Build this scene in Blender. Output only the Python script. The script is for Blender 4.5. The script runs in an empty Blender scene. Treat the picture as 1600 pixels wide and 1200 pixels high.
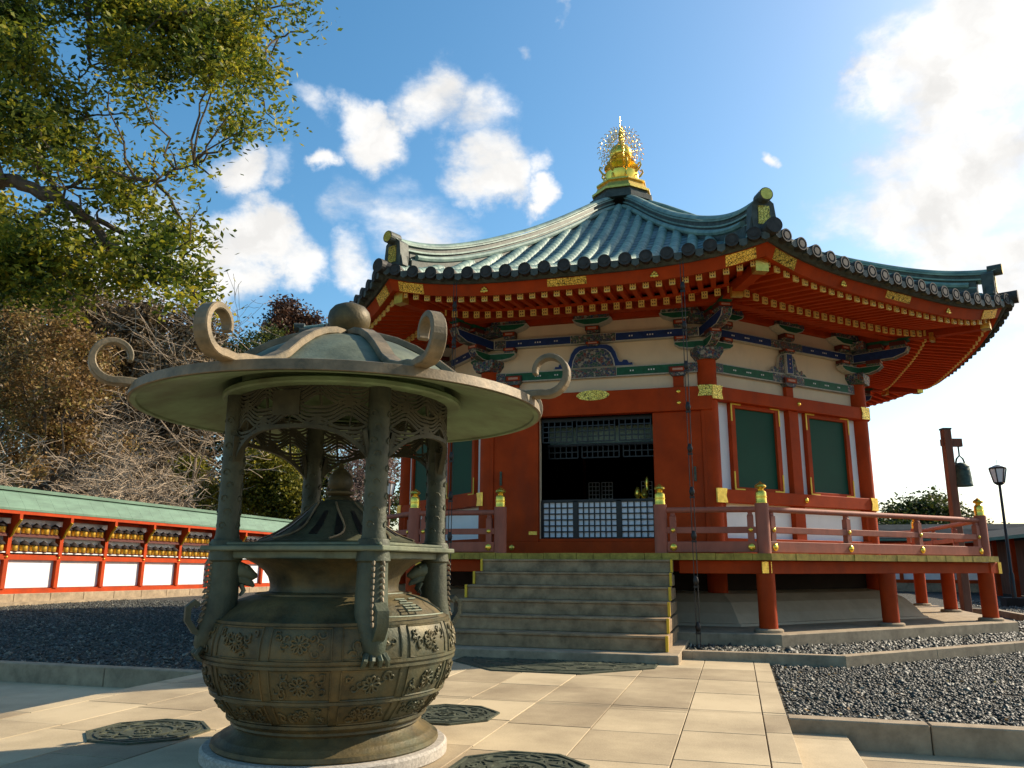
import bpy, math, random
import numpy as np
from mathutils import Vector, Matrix
random.seed(7); RNG=np.random.default_rng(7)
R=math.radians; PI=math.pi
C=bpy.context.scene.collection
sc=bpy.context.scene
# ---------------------------------------------------------------- camera
cam_d=bpy.data.cameras.new("camera"); cam=bpy.data.objects.new("camera",cam_d); C.objects.link(cam)
CAMP=Vector((2.31,-18.65,1.13)); YAW=.2722; PITCH=.2238; ROLL=-.0051
fw=Vector((-math.sin(YAW)*math.cos(PITCH),math.cos(YAW)*math.cos(PITCH),math.sin(PITCH)))
rt=Vector((math.cos(YAW),math.sin(YAW),0)); up=rt.cross(fw)
r2=rt*math.cos(ROLL)-up*math.sin(ROLL)*1; u2=up*math.cos(ROLL)+rt*math.sin(ROLL)
cam.matrix_world=Matrix(((r2.x,u2.x,-fw.x,CAMP.x),(r2.y,u2.y,-fw.y,CAMP.y),(r2.z,u2.z,-fw.z,CAMP.z),(0,0,0,1)))
cam_d.sensor_width=36; cam_d.lens=36*1230.5/1600; cam_d.clip_end=3000; cam_d.clip_start=.05
sc.camera=cam
sc.render.resolution_x=1024; sc.render.resolution_y=768
sc.view_settings.view_transform='Standard'; sc.view_settings.look='None'; sc.view_settings.gamma=1
sc.view_settings.exposure=0.66
# ---------------------------------------------------------------- sun + sky
SAZ=R(130); SEL=R(33)
SDIR=Vector((math.sin(SAZ)*math.cos(SEL),-math.cos(SAZ)*math.cos(SEL),math.sin(SEL)))
sd=bpy.data.lights.new("sun",'SUN'); sd.energy=5; sd.angle=R(.53); sd.color=(1,.86,.66)
so=bpy.data.objects.new("sun",sd); C.objects.link(so); so.rotation_euler=SDIR.to_track_quat('Z','Y').to_euler(); so.location=(30,20,40)
W=bpy.data.worlds.new("World"); sc.world=W; W.use_nodes=True
def pxdir(px,py):
    x,y=px-800,py-600; c,s=math.cos(ROLL),math.sin(ROLL); x,y=c*x+s*y,-s*x+c*y
    v=rt*(x/1230.5)+up*(-y/1230.5)+fw
    return v.normalized()
def build_world():
    nt=W.node_tree; nt.nodes.clear(); N=nt.nodes.new; L=nt.links.new
    out=N('ShaderNodeOutputWorld'); bg=N('ShaderNodeBackground')
    sky=N('ShaderNodeTexSky'); sky.sky_type='NISHITA'; sky.sun_disc=False; sky.sun_elevation=SEL
    sky.sun_rotation=math.atan2(SDIR.x,SDIR.y); sky.air_density=1.0; sky.dust_density=1.3; sky.ozone_density=1.2
    tc=N('ShaderNodeTexCoord')
    def M(op,a,b=None,c=None):
        n=N('ShaderNodeMath'); n.operation=op
        for i,v in enumerate((a,b,c)):
            if v is None: continue
            if isinstance(v,(int,float)): n.inputs[i].default_value=v
            else: L(v,n.inputs[i])
        return n.outputs[0]
    # warped direction
    nz=N('ShaderNodeTexNoise'); nz.inputs['Scale'].default_value=5.5; nz.inputs['Detail'].default_value=9; nz.inputs['Roughness'].default_value=.6
    L(tc.outputs['Generated'],nz.inputs['Vector'])
    sub=N('ShaderNodeVectorMath'); sub.operation='SUBTRACT'; L(nz.outputs['Color'],sub.inputs[0]); sub.inputs[1].default_value=(.5,.5,.5)
    scl=N('ShaderNodeVectorMath'); scl.operation='SCALE'; L(sub.outputs[0],scl.inputs[0]); scl.inputs['Scale'].default_value=.20
    add=N('ShaderNodeVectorMath'); add.operation='ADD'; L(tc.outputs['Generated'],add.inputs[0]); L(scl.outputs[0],add.inputs[1])
    nrm=N('ShaderNodeVectorMath'); nrm.operation='NORMALIZE'; L(add.outputs[0],nrm.inputs[0])
    blobs=[(575,215,75,1),(545,170,60,.9),(650,150,85,.85),(735,170,80,.8),(475,150,35,.6),(755,240,75,.9),(815,243,32,.7),
           (820,292,40,.85),(498,262,40,.9),(385,385,85,1.05),(440,430,60,.8),(335,400,70,.9),(345,275,60,.95),(410,265,45,.6),(330,470,80,.8),(540,440,60,.7),(650,365,110,.55),
           (865,-5,20,.5),(1200,255,22,.7),(822,55,22,.55),(560,345,60,.4),
           (1500,110,150,1.0),(1395,150,95,.85),(1590,30,170,1.05),(1500,300,150,.95),(1400,350,110,.8),(1580,390,120,.9),(1320,365,60,.55),
           (1800,150,200,.9),(1150,430,130,.3),(200,450,160,.8),(-250,150,160,.6)]
    acc=None
    for (x,y,r,w) in blobs:
        d=pxdir(x,y); ca=math.cos(r/1230.5*1.0); 
        dp=N('ShaderNodeVectorMath'); dp.operation='DOT_PRODUCT'; L(nrm.outputs[0],dp.inputs[0]); dp.inputs[1].default_value=d
        mr=N('ShaderNodeMapRange'); mr.inputs['From Min'].default_value=ca; mr.inputs['From Max'].default_value=1; mr.inputs['To Max'].default_value=w
        L(dp.outputs['Value'],mr.inputs['Value'])
        acc=mr.outputs[0] if acc is None else M('MAXIMUM',acc,mr.outputs[0])
    n2=N('ShaderNodeTexNoise'); n2.inputs['Scale'].default_value=9; n2.inputs['Detail'].default_value=10; n2.inputs['Roughness'].default_value=.62
    mp=N('ShaderNodeMapping'); mp.inputs['Scale'].default_value=(1,1,2.2); L(tc.outputs['Generated'],mp.inputs['Vector']); L(mp.outputs[0],n2.inputs['Vector'])
    v=M('ADD',M('MULTIPLY',acc,1.25),M('MULTIPLY',M('SUBTRACT',n2.outputs['Fac'],.5),1.7))
    mk=N('ShaderNodeMapRange'); mk.interpolation_type='SMOOTHSTEP'; L(v,mk.inputs['Value']); mk.inputs['From Min'].default_value=.16; mk.inputs['From Max'].default_value=1.12
    mk2=M('MULTIPLY',mk.outputs[0],M('GREATER_THAN',acc,0.0001)); 
    soft=N('ShaderNodeMapRange'); soft.interpolation_type='SMOOTHSTEP'; L(acc,soft.inputs['Value']); soft.inputs['From Max'].default_value=.25
    mask=M('MULTIPLY',mk2,soft.outputs[0])
    # cloud colour: bright core, bluish thin part
    cr=N('ShaderNodeValToRGB'); L(mask,cr.inputs[0]); e=cr.color_ramp.elements
    e[0].position=0; e[0].color=(.62,.74,.92,1); e[1].position=.8; e[1].color=(1,.985,.96,1)
    cs=N('ShaderNodeVectorMath'); cs.operation='SCALE'; n3=N('ShaderNodeTexNoise'); n3.inputs['Scale'].default_value=14; n3.inputs['Detail'].default_value=8; L(nrm.outputs[0],n3.inputs['Vector'])
    m3=N('ShaderNodeMapRange'); L(n3.outputs[0],m3.inputs['Value']); m3.inputs['From Min'].default_value=.35; m3.inputs['From Max'].default_value=.6; m3.inputs['To Min'].default_value=.88; m3.inputs['To Max'].default_value=1.12
    c3=N('ShaderNodeVectorMath'); c3.operation='SCALE'; L(cr.outputs[0],c3.inputs[0]); L(m3.outputs[0],c3.inputs['Scale']); L(c3.outputs[0],cs.inputs[0]); cs.inputs['Scale'].default_value=8.4
    # deepen the clear blue a little
    hs=N('ShaderNodeHueSaturation'); hs.inputs['Saturation'].default_value=1.34; hs.inputs['Hue'].default_value=.488; hs.inputs['Value'].default_value=1.70; L(sky.outputs[0],hs.inputs['Color'])
    mx=N('ShaderNodeMix'); mx.data_type='RGBA'; L(mask,mx.inputs[0]); L(hs.outputs[0],mx.inputs[6]); L(cs.outputs[0],mx.inputs[7])
    L(mx.outputs[2],bg.inputs['Color']); bg.inputs['Strength'].default_value=.075
    L(bg.outputs[0],out.inputs[0])
build_world()
# ---------------------------------------------------------------- materials
def mat(name,col,rough=.6,metal=0,noise=0,nscale=4,col2=None,bump=0,bscale=40,spec=.32,kind='noise',bkind='noise',stretch=(1,1,1),detail=6,trans=0,grime=0,gcol=(.10,.05,.03)):
    m=bpy.data.materials.new(name); m.use_nodes=True; nt=m.node_tree; b=nt.nodes['Principled BSDF']; N=nt.nodes.new; L=nt.links.new
    b.inputs['Base Color'].default_value=(*col,1); b.inputs['Roughness'].default_value=rough; b.inputs['Metallic'].default_value=metal
    b.inputs['Specular IOR Level'].default_value=spec
    tc=N('ShaderNodeTexCoord'); mp=N('ShaderNodeMapping'); mp.inputs['Scale'].default_value=stretch; L(tc.outputs['Object'],mp.inputs['Vector'])
    if noise or col2:
        t=N('ShaderNodeTexNoise') if kind=='noise' else N('ShaderNodeTexVoronoi')
        t.inputs['Scale'].default_value=nscale
        if kind=='noise': t.inputs['Detail'].default_value=detail; t.inputs['Roughness'].default_value=.65
        L(mp.outputs[0],t.inputs['Vector'])
        rp=N('ShaderNodeValToRGB'); e=rp.color_ramp.elements
        c2=col2 if col2 else tuple(max(0,c*(1-noise)) for c in col); c1=col if col2 else tuple(min(1,c*(1+noise*.6)) for c in col)
        e[0].position=.32; e[0].color=(*c2,1); e[1].position=.68; e[1].color=(*c1,1)
        L(t.outputs[0] if kind=='noise' else t.outputs['Color'],rp.inputs[0]); L(rp.outputs[0],b.inputs['Base Color'])
        rr=N('ShaderNodeMapRange'); L(rp.outputs[0],rr.inputs[0]); rr.inputs['To Min'].default_value=min(1,rough+.12); rr.inputs['To Max'].default_value=max(.05,rough-.06); L(rr.outputs[0],b.inputs['Roughness'])
    if grime:
        src=b.inputs['Base Color'].links[0].from_socket
        g1=N('ShaderNodeTexNoise'); g1.inputs['Scale'].default_value=1.3; g1.inputs['Detail'].default_value=10; g1.inputs['Roughness'].default_value=.7
        gm=N('ShaderNodeMapping'); gm.inputs['Scale'].default_value=(1.6,1.6,.45); L(tc.outputs['Object'],gm.inputs['Vector']); L(gm.outputs[0],g1.inputs['Vector'])
        gr=N('ShaderNodeMapRange'); L(g1.outputs[0],gr.inputs[0]); gr.inputs['From Min'].default_value=.50; gr.inputs['From Max'].default_value=.78; gr.inputs['To Max'].default_value=grime
        gx=N('ShaderNodeMix'); gx.data_type='RGBA'; L(gr.outputs[0],gx.inputs[0]); L(src,gx.inputs[6]); gx.inputs[7].default_value=(*gcol,1); L(gx.outputs[2],b.inputs['Base Color'])
    if bump:
        t=N('ShaderNodeTexNoise') if bkind=='noise' else N('ShaderNodeTexVoronoi'); t.inputs['Scale'].default_value=bscale
        if bkind=='noise': t.inputs['Detail'].default_value=5
        L(mp.outputs[0],t.inputs['Vector']); bp=N('ShaderNodeBump'); bp.inputs['Strength'].default_value=bump; bp.inputs['Distance'].default_value=.02
        L(t.outputs[0],bp.inputs['Height']); L(bp.outputs[0],b.inputs['Normal'])
    if trans:
        b.inputs['Transmission Weight'].default_value=0
        tr=N('ShaderNodeBsdfTranslucent'); ms=N('ShaderNodeMixShader'); ms.inputs[0].default_value=trans
        s=b.inputs['Base Color']
        if s.links: L(s.links[0].from_socket,tr.inputs[0])
        else: tr.inputs[0].default_value=(*col,1)
        L(b.outputs[0],ms.inputs[1]); L(tr.outputs[0],ms.inputs[2]); L(ms.outputs[0],nt.nodes['Material Output'].inputs[0])
    return m
M={}
M['red']=mat('vermilion paint',grime=.55,gcol=(.14,.035,.018),col=(.41,.046,.005),rough=.6,spec=.15,noise=.22,nscale=2.2,bump=.04,bscale=30)
M['rail']=mat('faded red paint',grime=.6,gcol=(.20,.11,.08),col=(.36,.105,.062),rough=.6,noise=.22,nscale=5,bump=.06,bscale=60,stretch=(1,1,.4))
M['orange']=mat('vermilion rafter paint',(.48,.055,.004),.6,spec=.15,noise=.15,nscale=2)
M['plaster']=mat('cream plaster',grime=.5,gcol=(.50,.40,.30),col=(.74,.57,.38),rough=.85,noise=.07,nscale=1.3,bump=.03)
M['white']=mat('white plaster',grime=.35,gcol=(.62,.56,.50),col=(.82,.80,.78),rough=.85,noise=.05,nscale=1.5,bump=.03)
M['green']=mat('green shutter',(.002,.055,.026),.6,noise=.15,nscale=1)
M['bgreen']=mat('green painted beam',(.010,.105,.052),.5,noise=.3,nscale=14)
M['bblue']=mat('blue painted beam',(.010,.035,.15),.5,noise=.3,nscale=14)
M['line']=mat('pale outline paint',(.50,.47,.40),.6,noise=.25,nscale=30)
M['brown']=mat('brown block paint',(.10,.022,.014),.55)
M['pink']=mat('pale pink panel paint',(.55,.30,.22),.6,noise=.3,nscale=60)
M['gold']=mat('gilt metal',(.83,.54,.10),.28,metal=.85,noise=.25,nscale=12,bump=.15,bscale=55,bkind='voronoi')
M['goldp']=mat('polished gilt',(.92,.60,.09),.22,metal=.8,noise=.12,nscale=6)
M['cap']=mat('pale gilt cap',(.88,.62,.17),.5,metal=0,noise=.2,nscale=20)
M['yellow']=mat('yellow brass strip',(.62,.40,.03),.4,metal=.3,noise=.15)
M['deckedge']=mat('olive weathered board',(.36,.25,.04),.65,noise=.4,nscale=9,stretch=(1,1,1))
M['copperpan']=mat('dark copper pan',(.15,.22,.21),.5,metal=.05,noise=0,nscale=3,col2=(.055,.10,.11),bump=.1,bscale=22)
M['roofdk']=mat('dark cloister roof',(.035,.045,.05),.85,noise=.3,nscale=3,spec=.1)
M['copper']=mat('verdigris copper',(.29,.39,.30),.5,metal=.05,noise=0,nscale=3.2,col2=(.10,.17,.155),bump=.12,bscale=22,detail=9)
M['copperdk']=mat('dark patina copper',(.075,.085,.07),.5,metal=.2,noise=.45,nscale=8,bump=.1)
M['disc']=mat('dark tile end',(.045,.042,.036),.55,metal=.2,noise=.4,nscale=14)
M['black']=mat('black lacquer',(.012,.012,.014),.35)
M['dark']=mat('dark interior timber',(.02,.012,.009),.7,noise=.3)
M['paper']=mat('white paper panel',(.86,.86,.90),.8,noise=.04)
M['stone']=mat('grey step stone',(.31,.205,.11),.75,noise=.5,nscale=5,bump=.12,bscale=90,detail=9)
M['kerb']=mat('kerb granite',grime=.6,gcol=(.17,.13,.085),col=(.33,.255,.165),rough=.8,noise=.35,nscale=6,bump=.12,bscale=110,detail=10)
M['skirt']=mat('plaster base mound',grime=.5,gcol=(.28,.22,.15),col=(.46,.365,.26),rough=.85,noise=.15,nscale=1.6,bump=.05)
M['granite']=mat('pale granite',(.40,.36,.30),.8,noise=.4,nscale=60,bump=.12,bscale=150)
M['bronze']=mat('weathered bronze',grime=.85,gcol=(.060,.085,.055),col=(.150,.108,.042),rough=.44,metal=.2,col2=(.022,.022,.012),nscale=4.5,bump=.16,bscale=60,detail=10)
M['bronzep']=mat('dark green bronze',grime=.7,gcol=(.085,.125,.085),col=(.085,.088,.052),rough=.48,metal=.15,col2=(.024,.029,.019),nscale=5,bump=.2,bscale=60,detail=10)
M['bronzeg']=mat('green bronze',grime=.6,gcol=(.20,.26,.19),col=(.175,.190,.120),rough=.5,metal=.12,col2=(.055,.070,.045),nscale=3.5,bump=.12,bscale=50,detail=10)
M['under']=mat('bounce lit green underside',(.17,.25,.13),.5,metal=.05,col2=(.10,.12,.060),nscale=3.0,detail=4)  # brighter green paints the ground's bounce light into canopy underside and flange
M['bronzed']=mat('dark bronze lattice',(.055,.052,.030),.5,metal=.2,noise=.4,nscale=10)
M['bronzel']=mat('pale sunlit bronze',(.25,.185,.105),.48,metal=.12,col2=(.085,.072,.042),nscale=7,bump=.12,bscale=60,detail=10)  # paler bronze, sunlight on canopy rim and scroll ribs put into the colour
M['iron']=mat('cast iron plate',(.085,.095,.065),.5,metal=.4,noise=.5,nscale=18,bump=.2,bscale=60)
M['chain']=mat('dark chain metal',(.04,.034,.03),.5,metal=.5)
M['bark']=mat('bark',(.11,.085,.06),.9,noise=.5,nscale=9,bump=.4,bscale=18,stretch=(1,1,.3))
M['twig']=mat('pale twig bark',(.37,.285,.195),.85,noise=.45,nscale=3)
M['twigd']=mat('dark twig bark',(.13,.095,.075),.85,noise=.3,nscale=3)
M['soil']=mat('hill soil',(.05,.045,.03),.95,noise=.4,nscale=.5)
M['shingle']=mat('green copper roofing',(.11,.195,.135),.5,noise=.25,nscale=6,bump=.1,stretch=(1,.2,1))
M['wheel']=mat('brass lantern body',(.70,.40,.05),.35,metal=.55,noise=.35,nscale=14)
M['lampglass']=mat('frosted lantern glass',(.75,.78,.76),.4)
M['bell']=mat('bell bronze',(.05,.085,.07),.5,metal=.4,noise=.4,nscale=12)
M['wood']=mat('old timber',(.20,.085,.05),.7,noise=.35,nscale=5,stretch=(1,1,.2))
def leafmat(name,cols,trans=.35,sc_=.9,rough=.5):
    m=bpy.data.materials.new(name); m.use_nodes=True; nt=m.node_tree; b=nt.nodes['Principled BSDF']; N=nt.nodes.new; L=nt.links.new
    tc=N('ShaderNodeTexCoord'); t=N('ShaderNodeTexNoise'); t.inputs['Scale'].default_value=sc_; t.inputs['Detail'].default_value=3; L(tc.outputs['Object'],t.inputs['Vector'])
    w=N('ShaderNodeTexWhiteNoise'); w.noise_dimensions='3D'
    vs=N('ShaderNodeVectorMath'); vs.operation='SNAP'; L(tc.outputs['Object'],vs.inputs[0]); vs.inputs[1].default_value=(.12,.12,.12); L(vs.outputs[0],w.inputs[0])
    a=N('ShaderNodeMath'); a.operation='MULTIPLY_ADD'; L(w.outputs[0],a.inputs[0]); a.inputs[1].default_value=.45; a.inputs[2].default_value=-.22
    ad=N('ShaderNodeMath'); ad.operation='ADD'; L(t.outputs[0],ad.inputs[0]); L(a.outputs[0],ad.inputs[1])
    rp=N('ShaderNodeValToRGB'); L(ad.outputs[0],rp.inputs[0]); e=rp.color_ramp.elements
    e[0].position=.25; e[0].color=(*cols[0],1); e[1].position=.78; e[1].color=(*cols[-1],1)
    for i,c in enumerate(cols[1:-1]):
        q=e.new(.25+.53*(i+1)/(len(cols)-1)); q.color=(*c,1)
    L(rp.outputs[0],b.inputs['Base Color']); b.inputs['Roughness'].default_value=rough; b.inputs['Specular IOR Level'].default_value=.25
    tr=N('ShaderNodeBsdfTranslucent'); L(rp.outputs[0],tr.inputs[0]); ms=N('ShaderNodeMixShader'); ms.inputs[0].default_value=trans
    L(b.outputs[0],ms.inputs[1]); L(tr.outputs[0],ms.inputs[2]); L(ms.outputs[0],nt.nodes['Material Output'].inputs[0]); return m
M['leaf']=leafmat('camphor leaves',[(.024,.045,.006),(.085,.125,.014),(.24,.25,.022),(.46,.37,.03)],.46)
M['leafdk']=leafmat('dark evergreen leaves',[(.014,.024,.007),(.040,.060,.012),(.12,.125,.02)],.3)
M['leafyl']=leafmat('yellow green leaves',[(.030,.045,.008),(.15,.15,.018),(.38,.31,.035)],.4)
M['leafbr']=leafmat('rust brown leaves',[(.09,.05,.018),(.20,.11,.035),(.30,.19,.07),(.20,.17,.04)],.3)
M['blossom']=leafmat('pinkish buds',[(.12,.07,.06),(.24,.15,.13),(.34,.25,.2)],.3)
def ornate(name,scale=22,cols=((.012,.03,.10),(.012,.075,.045),(.16,.03,.02),(.30,.26,.20),(.03,.03,.04))):
    m=bpy.data.materials.new(name); m.use_nodes=True; nt=m.node_tree; b=nt.nodes['Principled BSDF']; N=nt.nodes.new; L=nt.links.new
    tc=N('ShaderNodeTexCoord'); v=N('ShaderNodeTexVoronoi'); v.inputs['Scale'].default_value=scale; L(tc.outputs['Object'],v.inputs['Vector'])
    sp=N('ShaderNodeSeparateColor'); L(v.outputs['Color'],sp.inputs[0]); rp=N('ShaderNodeValToRGB'); rp.color_ramp.interpolation='CONSTANT'
    e=rp.color_ramp.elements; e[0].color=(*cols[0],1); e[1].position=.24; e[1].color=(*cols[1],1)
    for p_,c in zip((.5,.68,.84),cols[2:]): q=e.new(p_); q.color=(*c,1)
    L(sp.outputs[0],rp.inputs[0])
    v2=N('ShaderNodeTexVoronoi'); v2.feature='DISTANCE_TO_EDGE'; v2.inputs['Scale'].default_value=scale; L(tc.outputs['Object'],v2.inputs['Vector'])
    lt=N('ShaderNodeMath'); lt.operation='LESS_THAN'; L(v2.outputs['Distance'],lt.inputs[0]); lt.inputs[1].default_value=.065
    mx=N('ShaderNodeMix'); mx.data_type='RGBA'; L(lt.outputs[0],mx.inputs[0]); L(rp.outputs[0],mx.inputs[6]); mx.inputs[7].default_value=(.15,.14,.115,1)
    L(mx.outputs[2],b.inputs['Base Color']); b.inputs['Roughness'].default_value=.6; return m
M['orn']=ornate('painted ornament'); M['orn2']=ornate('fine painted ornament',34)
def goldlace():
    m=ornate('pierced gilt plate',26,((.85,.56,.09),(.75,.46,.07),(.85,.58,.1),(.7,.45,.07),(.9,.62,.12)))
    nt=m.node_tree; mx=[n for n in nt.nodes if n.type=='MIX'][0]; mx.inputs[7].default_value=(.10,.06,.01,1); [n for n in nt.nodes if n.type=='MATH'][0].inputs[1].default_value=.06
    b=nt.nodes['Principled BSDF']; b.inputs['Metallic'].default_value=.6; b.inputs['Roughness'].default_value=.35; return m
M['lace']=goldlace()
def slabmat(name,base,dark):
    m=bpy.data.materials.new(name); m.use_nodes=True; nt=m.node_tree; b=nt.nodes['Principled BSDF']; N=nt.nodes.new; L=nt.links.new
    tc=N('ShaderNodeTexCoord'); t=N('ShaderNodeTexNoise'); t.inputs['Scale'].default_value=1.1; t.inputs['Detail'].default_value=8; t.inputs['Roughness'].default_value=.62; L(tc.outputs['Object'],t.inputs['Vector'])
    f=N('ShaderNodeTexNoise'); f.inputs['Scale'].default_value=90; f.inputs['Detail'].default_value=4; L(tc.outputs['Object'],f.inputs['Vector'])
    at=N('ShaderNodeAttribute'); at.attribute_name='tone'
    s=N('ShaderNodeMath'); s.operation='MULTIPLY_ADD'; L(f.outputs[0],s.inputs[0]); s.inputs[1].default_value=.35; L(t.outputs[0],s.inputs[2])
    s2=N('ShaderNodeMath'); s2.operation='ADD'; L(s.outputs[0],s2.inputs[0]); L(at.outputs['Fac'],s2.inputs[1])
    rp=N('ShaderNodeValToRGB'); e=rp.color_ramp.elements; e[0].position=.42; e[0].color=(*dark,1); e[1].position=.86; e[1].color=(*base,1); L(s2.outputs[0],rp.inputs[0])
    L(rp.outputs[0],b.inputs['Base Color']); b.inputs['Roughness'].default_value=.72
    bp=N('ShaderNodeBump'); bp.inputs['Strength'].default_value=.12; bp.inputs['Distance'].default_value=.01; L(f.outputs[0],bp.inputs['Height']); L(bp.outputs[0],b.inputs['Normal']); return m
M['pave']=slabmat('paving stone',(.52,.415,.255),(.24,.18,.105))
M['gravel']=mat('gravel bed',(.06,.058,.048),.8,noise=.7,nscale=38,bump=.9,bscale=38,kind='voronoi',bkind='voronoi')
def pebmat():
    m=bpy.data.materials.new('pebbles'); m.use_nodes=True; nt=m.node_tree; b=nt.nodes['Principled BSDF']; N=nt.nodes.new; L=nt.links.new
    at=N('ShaderNodeAttribute'); at.attribute_name='tone'; rp=N('ShaderNodeValToRGB'); e=rp.color_ramp.elements
    e[0].color=(.018,.020,.017,1); e[1].color=(.27,.26,.20,1); q=e.new(.62); q.color=(.060,.063,.050,1); L(at.outputs['Fac'],rp.inputs[0]); L(rp.outputs[0],b.inputs['Base Color']); b.inputs['Roughness'].default_value=.6; return m
M['pebble']=pebmat()
# ---------------------------------------------------------------- mesh helpers
class MB:
    def __init__(s,T=None): s.v=[]; s.f=[]; s.m=[]; s.sm=[]; s.mi=0; s.T=T; s.smooth=False; s.tone=[]; s.t=0
    def add(s,vs,fs,T=None):
        o=len(s.v); T=T or s.T
        s.v+= [tuple(T(*p)) for p in vs] if T else [tuple(p) for p in vs]
        s.f+=[tuple(i+o for i in f) for f in fs]; s.m+=[s.mi]*len(fs); s.sm+=[s.smooth]*len(fs); s.tone+=[s.t]*len(fs)
    def box(s,x0,x1,y0,y1,z0,z1,T=None):
        s.add([(x0,y0,z0),(x1,y0,z0),(x1,y1,z0),(x0,y1,z0),(x0,y0,z1),(x1,y0,z1),(x1,y1,z1),(x0,y1,z1)],
              [(0,3,2,1),(4,5,6,7),(0,1,5,4),(1,2,6,5),(2,3,7,6),(3,0,4,7)],T)
    def prism(s,poly,w0,w1,ax='y',T=None):
        """poly in (a,b); extruded along ax"""
        n=len(poly); mk={'y':lambda a,b,w:(a,w,b),'z':lambda a,b,w:(a,b,w),'x':lambda a,b,w:(w,a,b)}[ax]
        vs=[mk(a,b,w0) for a,b in poly]+[mk(a,b,w1) for a,b in poly]
        fs=[tuple(range(n))[::-1],tuple(range(n,2*n))]+[(i,(i+1)%n,(i+1)%n+n,i+n) for i in range(n)]
        s.add(vs,fs,T)
    def lathe(s,prof,cx=0,cy=0,seg=32,z=0,T=None,caps=True,sq=None):
        vs=[];n=len(prof)
        for i in range(seg):
            a=2*PI*i/seg
            for r,h in prof: vs.append((cx+r*math.sin(a),cy-r*math.cos(a),z+h))
        fs=[(i*n+j,((i+1)%seg)*n+j,((i+1)%seg)*n+j+1,i*n+j+1) for i in range(seg) for j in range(n-1)]
        if caps: fs+=[tuple(i*n for i in range(seg))[::-1],tuple(i*n+n-1 for i in range(seg))]
        s.add(vs,fs,T)
    def tube(s,pts,rad,n=6,flat=None,T=None,closed=False,upv=None):
        """sweep; rad float/list; flat=(w,h) half sizes rectangular using upv"""
        P=[Vector(p) for p in pts]; k=len(P)
        if not isinstance(rad,(list,tuple)): rad=[rad]*k
        vs=[]; prev=None
        for i in range(k):
            if closed: t=P[(i+1)%k]-P[i-1]
            else: t=P[min(i+1,k-1)]-P[max(i-1,0)]
            if t.length<1e-9: t=Vector((0,0,1))
            t.normalize()
            if upv is not None: a=Vector(upv); 
            else:
                a=prev if prev is not None else (Vector((0,0,1)) if abs(t.z)<.9 else Vector((1,0,0)))
            a=(a-t*a.dot(t)); 
            if a.length<1e-6: a=t.orthogonal()
            a.normalize(); b=t.cross(a); prev=a
            if flat:
                for (p,q) in ((1,1),(-1,1),(-1,-1),(1,-1)): vs.append(tuple(P[i]+a*(p*flat[0]*rad[i])+b*(q*flat[1]*rad[i])))
            else:
                for j in range(n):
                    w=2*PI*j/n; vs.append(tuple(P[i]+(a*math.cos(w)+b*math.sin(w))*rad[i]))
        m=4 if flat else n
        fs=[(i*m+j,i*m+(j+1)%m,((i+1)%k)*m+(j+1)%m,((i+1)%k)*m+j) for i in range(k if closed else k-1) for j in range(m)]
        if not closed: fs+=[tuple(range(m))[::-1],tuple((k-1)*m+j for j in range(m))]
        s.add(vs,fs,T)
    def ball(s,c,r,sx=1,sy=1,sz=1,seg=14,rings=8,T=None):
        pr=[(max(1e-4,math.sin(PI*j/rings)),-math.cos(PI*j/rings)) for j in range(rings+1)]
        vs=[];n=len(pr)
        for i in range(seg):
            a=2*PI*i/seg
            for q,h in pr: vs.append((c[0]+r*sx*q*math.sin(a),c[1]-r*sy*q*math.cos(a),c[2]+r*sz*h))
        s.add(vs,[(i*n+j,((i+1)%seg)*n+j,((i+1)%seg)*n+j+1,i*n+j+1) for i in range(seg) for j in range(n-1)],T)
    def build(s,name,mats,parent=None,bevel=0,tone=False,autosmooth=None):
        if not isinstance(mats,(list,tuple)): mats=[mats]
        org=Vector((0,0,0)); p=parent
        while p is not None: org=org+p.location; p=p.parent
        me=bpy.data.meshes.new(name); me.from_pydata([(a-org.x,b-org.y,c-org.z) for a,b,c in s.v],[],s.f)
        for mm in mats: me.materials.append(mm if not isinstance(mm,str) else M[mm])
        me.polygons.foreach_set('material_index',s.m); me.polygons.foreach_set('use_smooth',s.sm)
        if tone:
            at=me.attributes.new('tone','FLOAT','FACE'); at.data.foreach_set('value',s.tone)
        me.update(); o=bpy.data.objects.new(name,me); C.objects.link(o); o.parent=parent
        import bmesh
        if len(s.f)<60000:
            bm=bmesh.new(); bm.from_mesh(me); bmesh.ops.recalc_face_normals(bm,faces=bm.faces); bm.to_mesh(me); bm.free()
        if bevel:
            b=o.modifiers.new('bevel','BEVEL'); b.width=bevel; b.segments=1; b.limit_method='ANGLE'; b.angle_limit=R(50)
        if any(s.sm):
            # keep hard creases hard
            import bmesh as _b
            bm=_b.new(); bm.from_mesh(me)
            for e in bm.edges:
                if len(e.link_faces)==2 and e.calc_face_angle(0)>R(42): e.smooth=False
            bm.to_mesh(me); bm.free()
        return o
def thing(name,label,cat,loc=(0,0,0),group=None,kind=None):
    o=bpy.data.objects.new(name,None); C.objects.link(o); o.location=loc; o.empty_display_size=.2
    tag(o,label,cat,group,kind); return o
def tag(o,label=None,cat=None,group=None,kind=None):
    if label: o['label']=label
    if cat: o['category']=cat
    if group: o['group']=group
    if kind: o['kind']=kind
    return o
def fT(k):
    a=R(45*k); ca,sa=math.cos(a),math.sin(a)
    return lambda u,d,z:(u*ca+d*sa,u*sa-d*ca,z)
T22=math.tan(R(22.5)); C22=math.cos(R(22.5))
def corner(k,Rr,z): b=R(22.5+45*k); return (Rr*math.sin(b),-Rr*math.cos(b),z)
def cT(k):
    """corner frame: u tangential, d radial"""
    a=R(22.5+45*k); ca,sa=math.cos(a),math.sin(a)
    return lambda u,d,z:(u*ca+d*sa,u*sa-d*ca,z)
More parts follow.
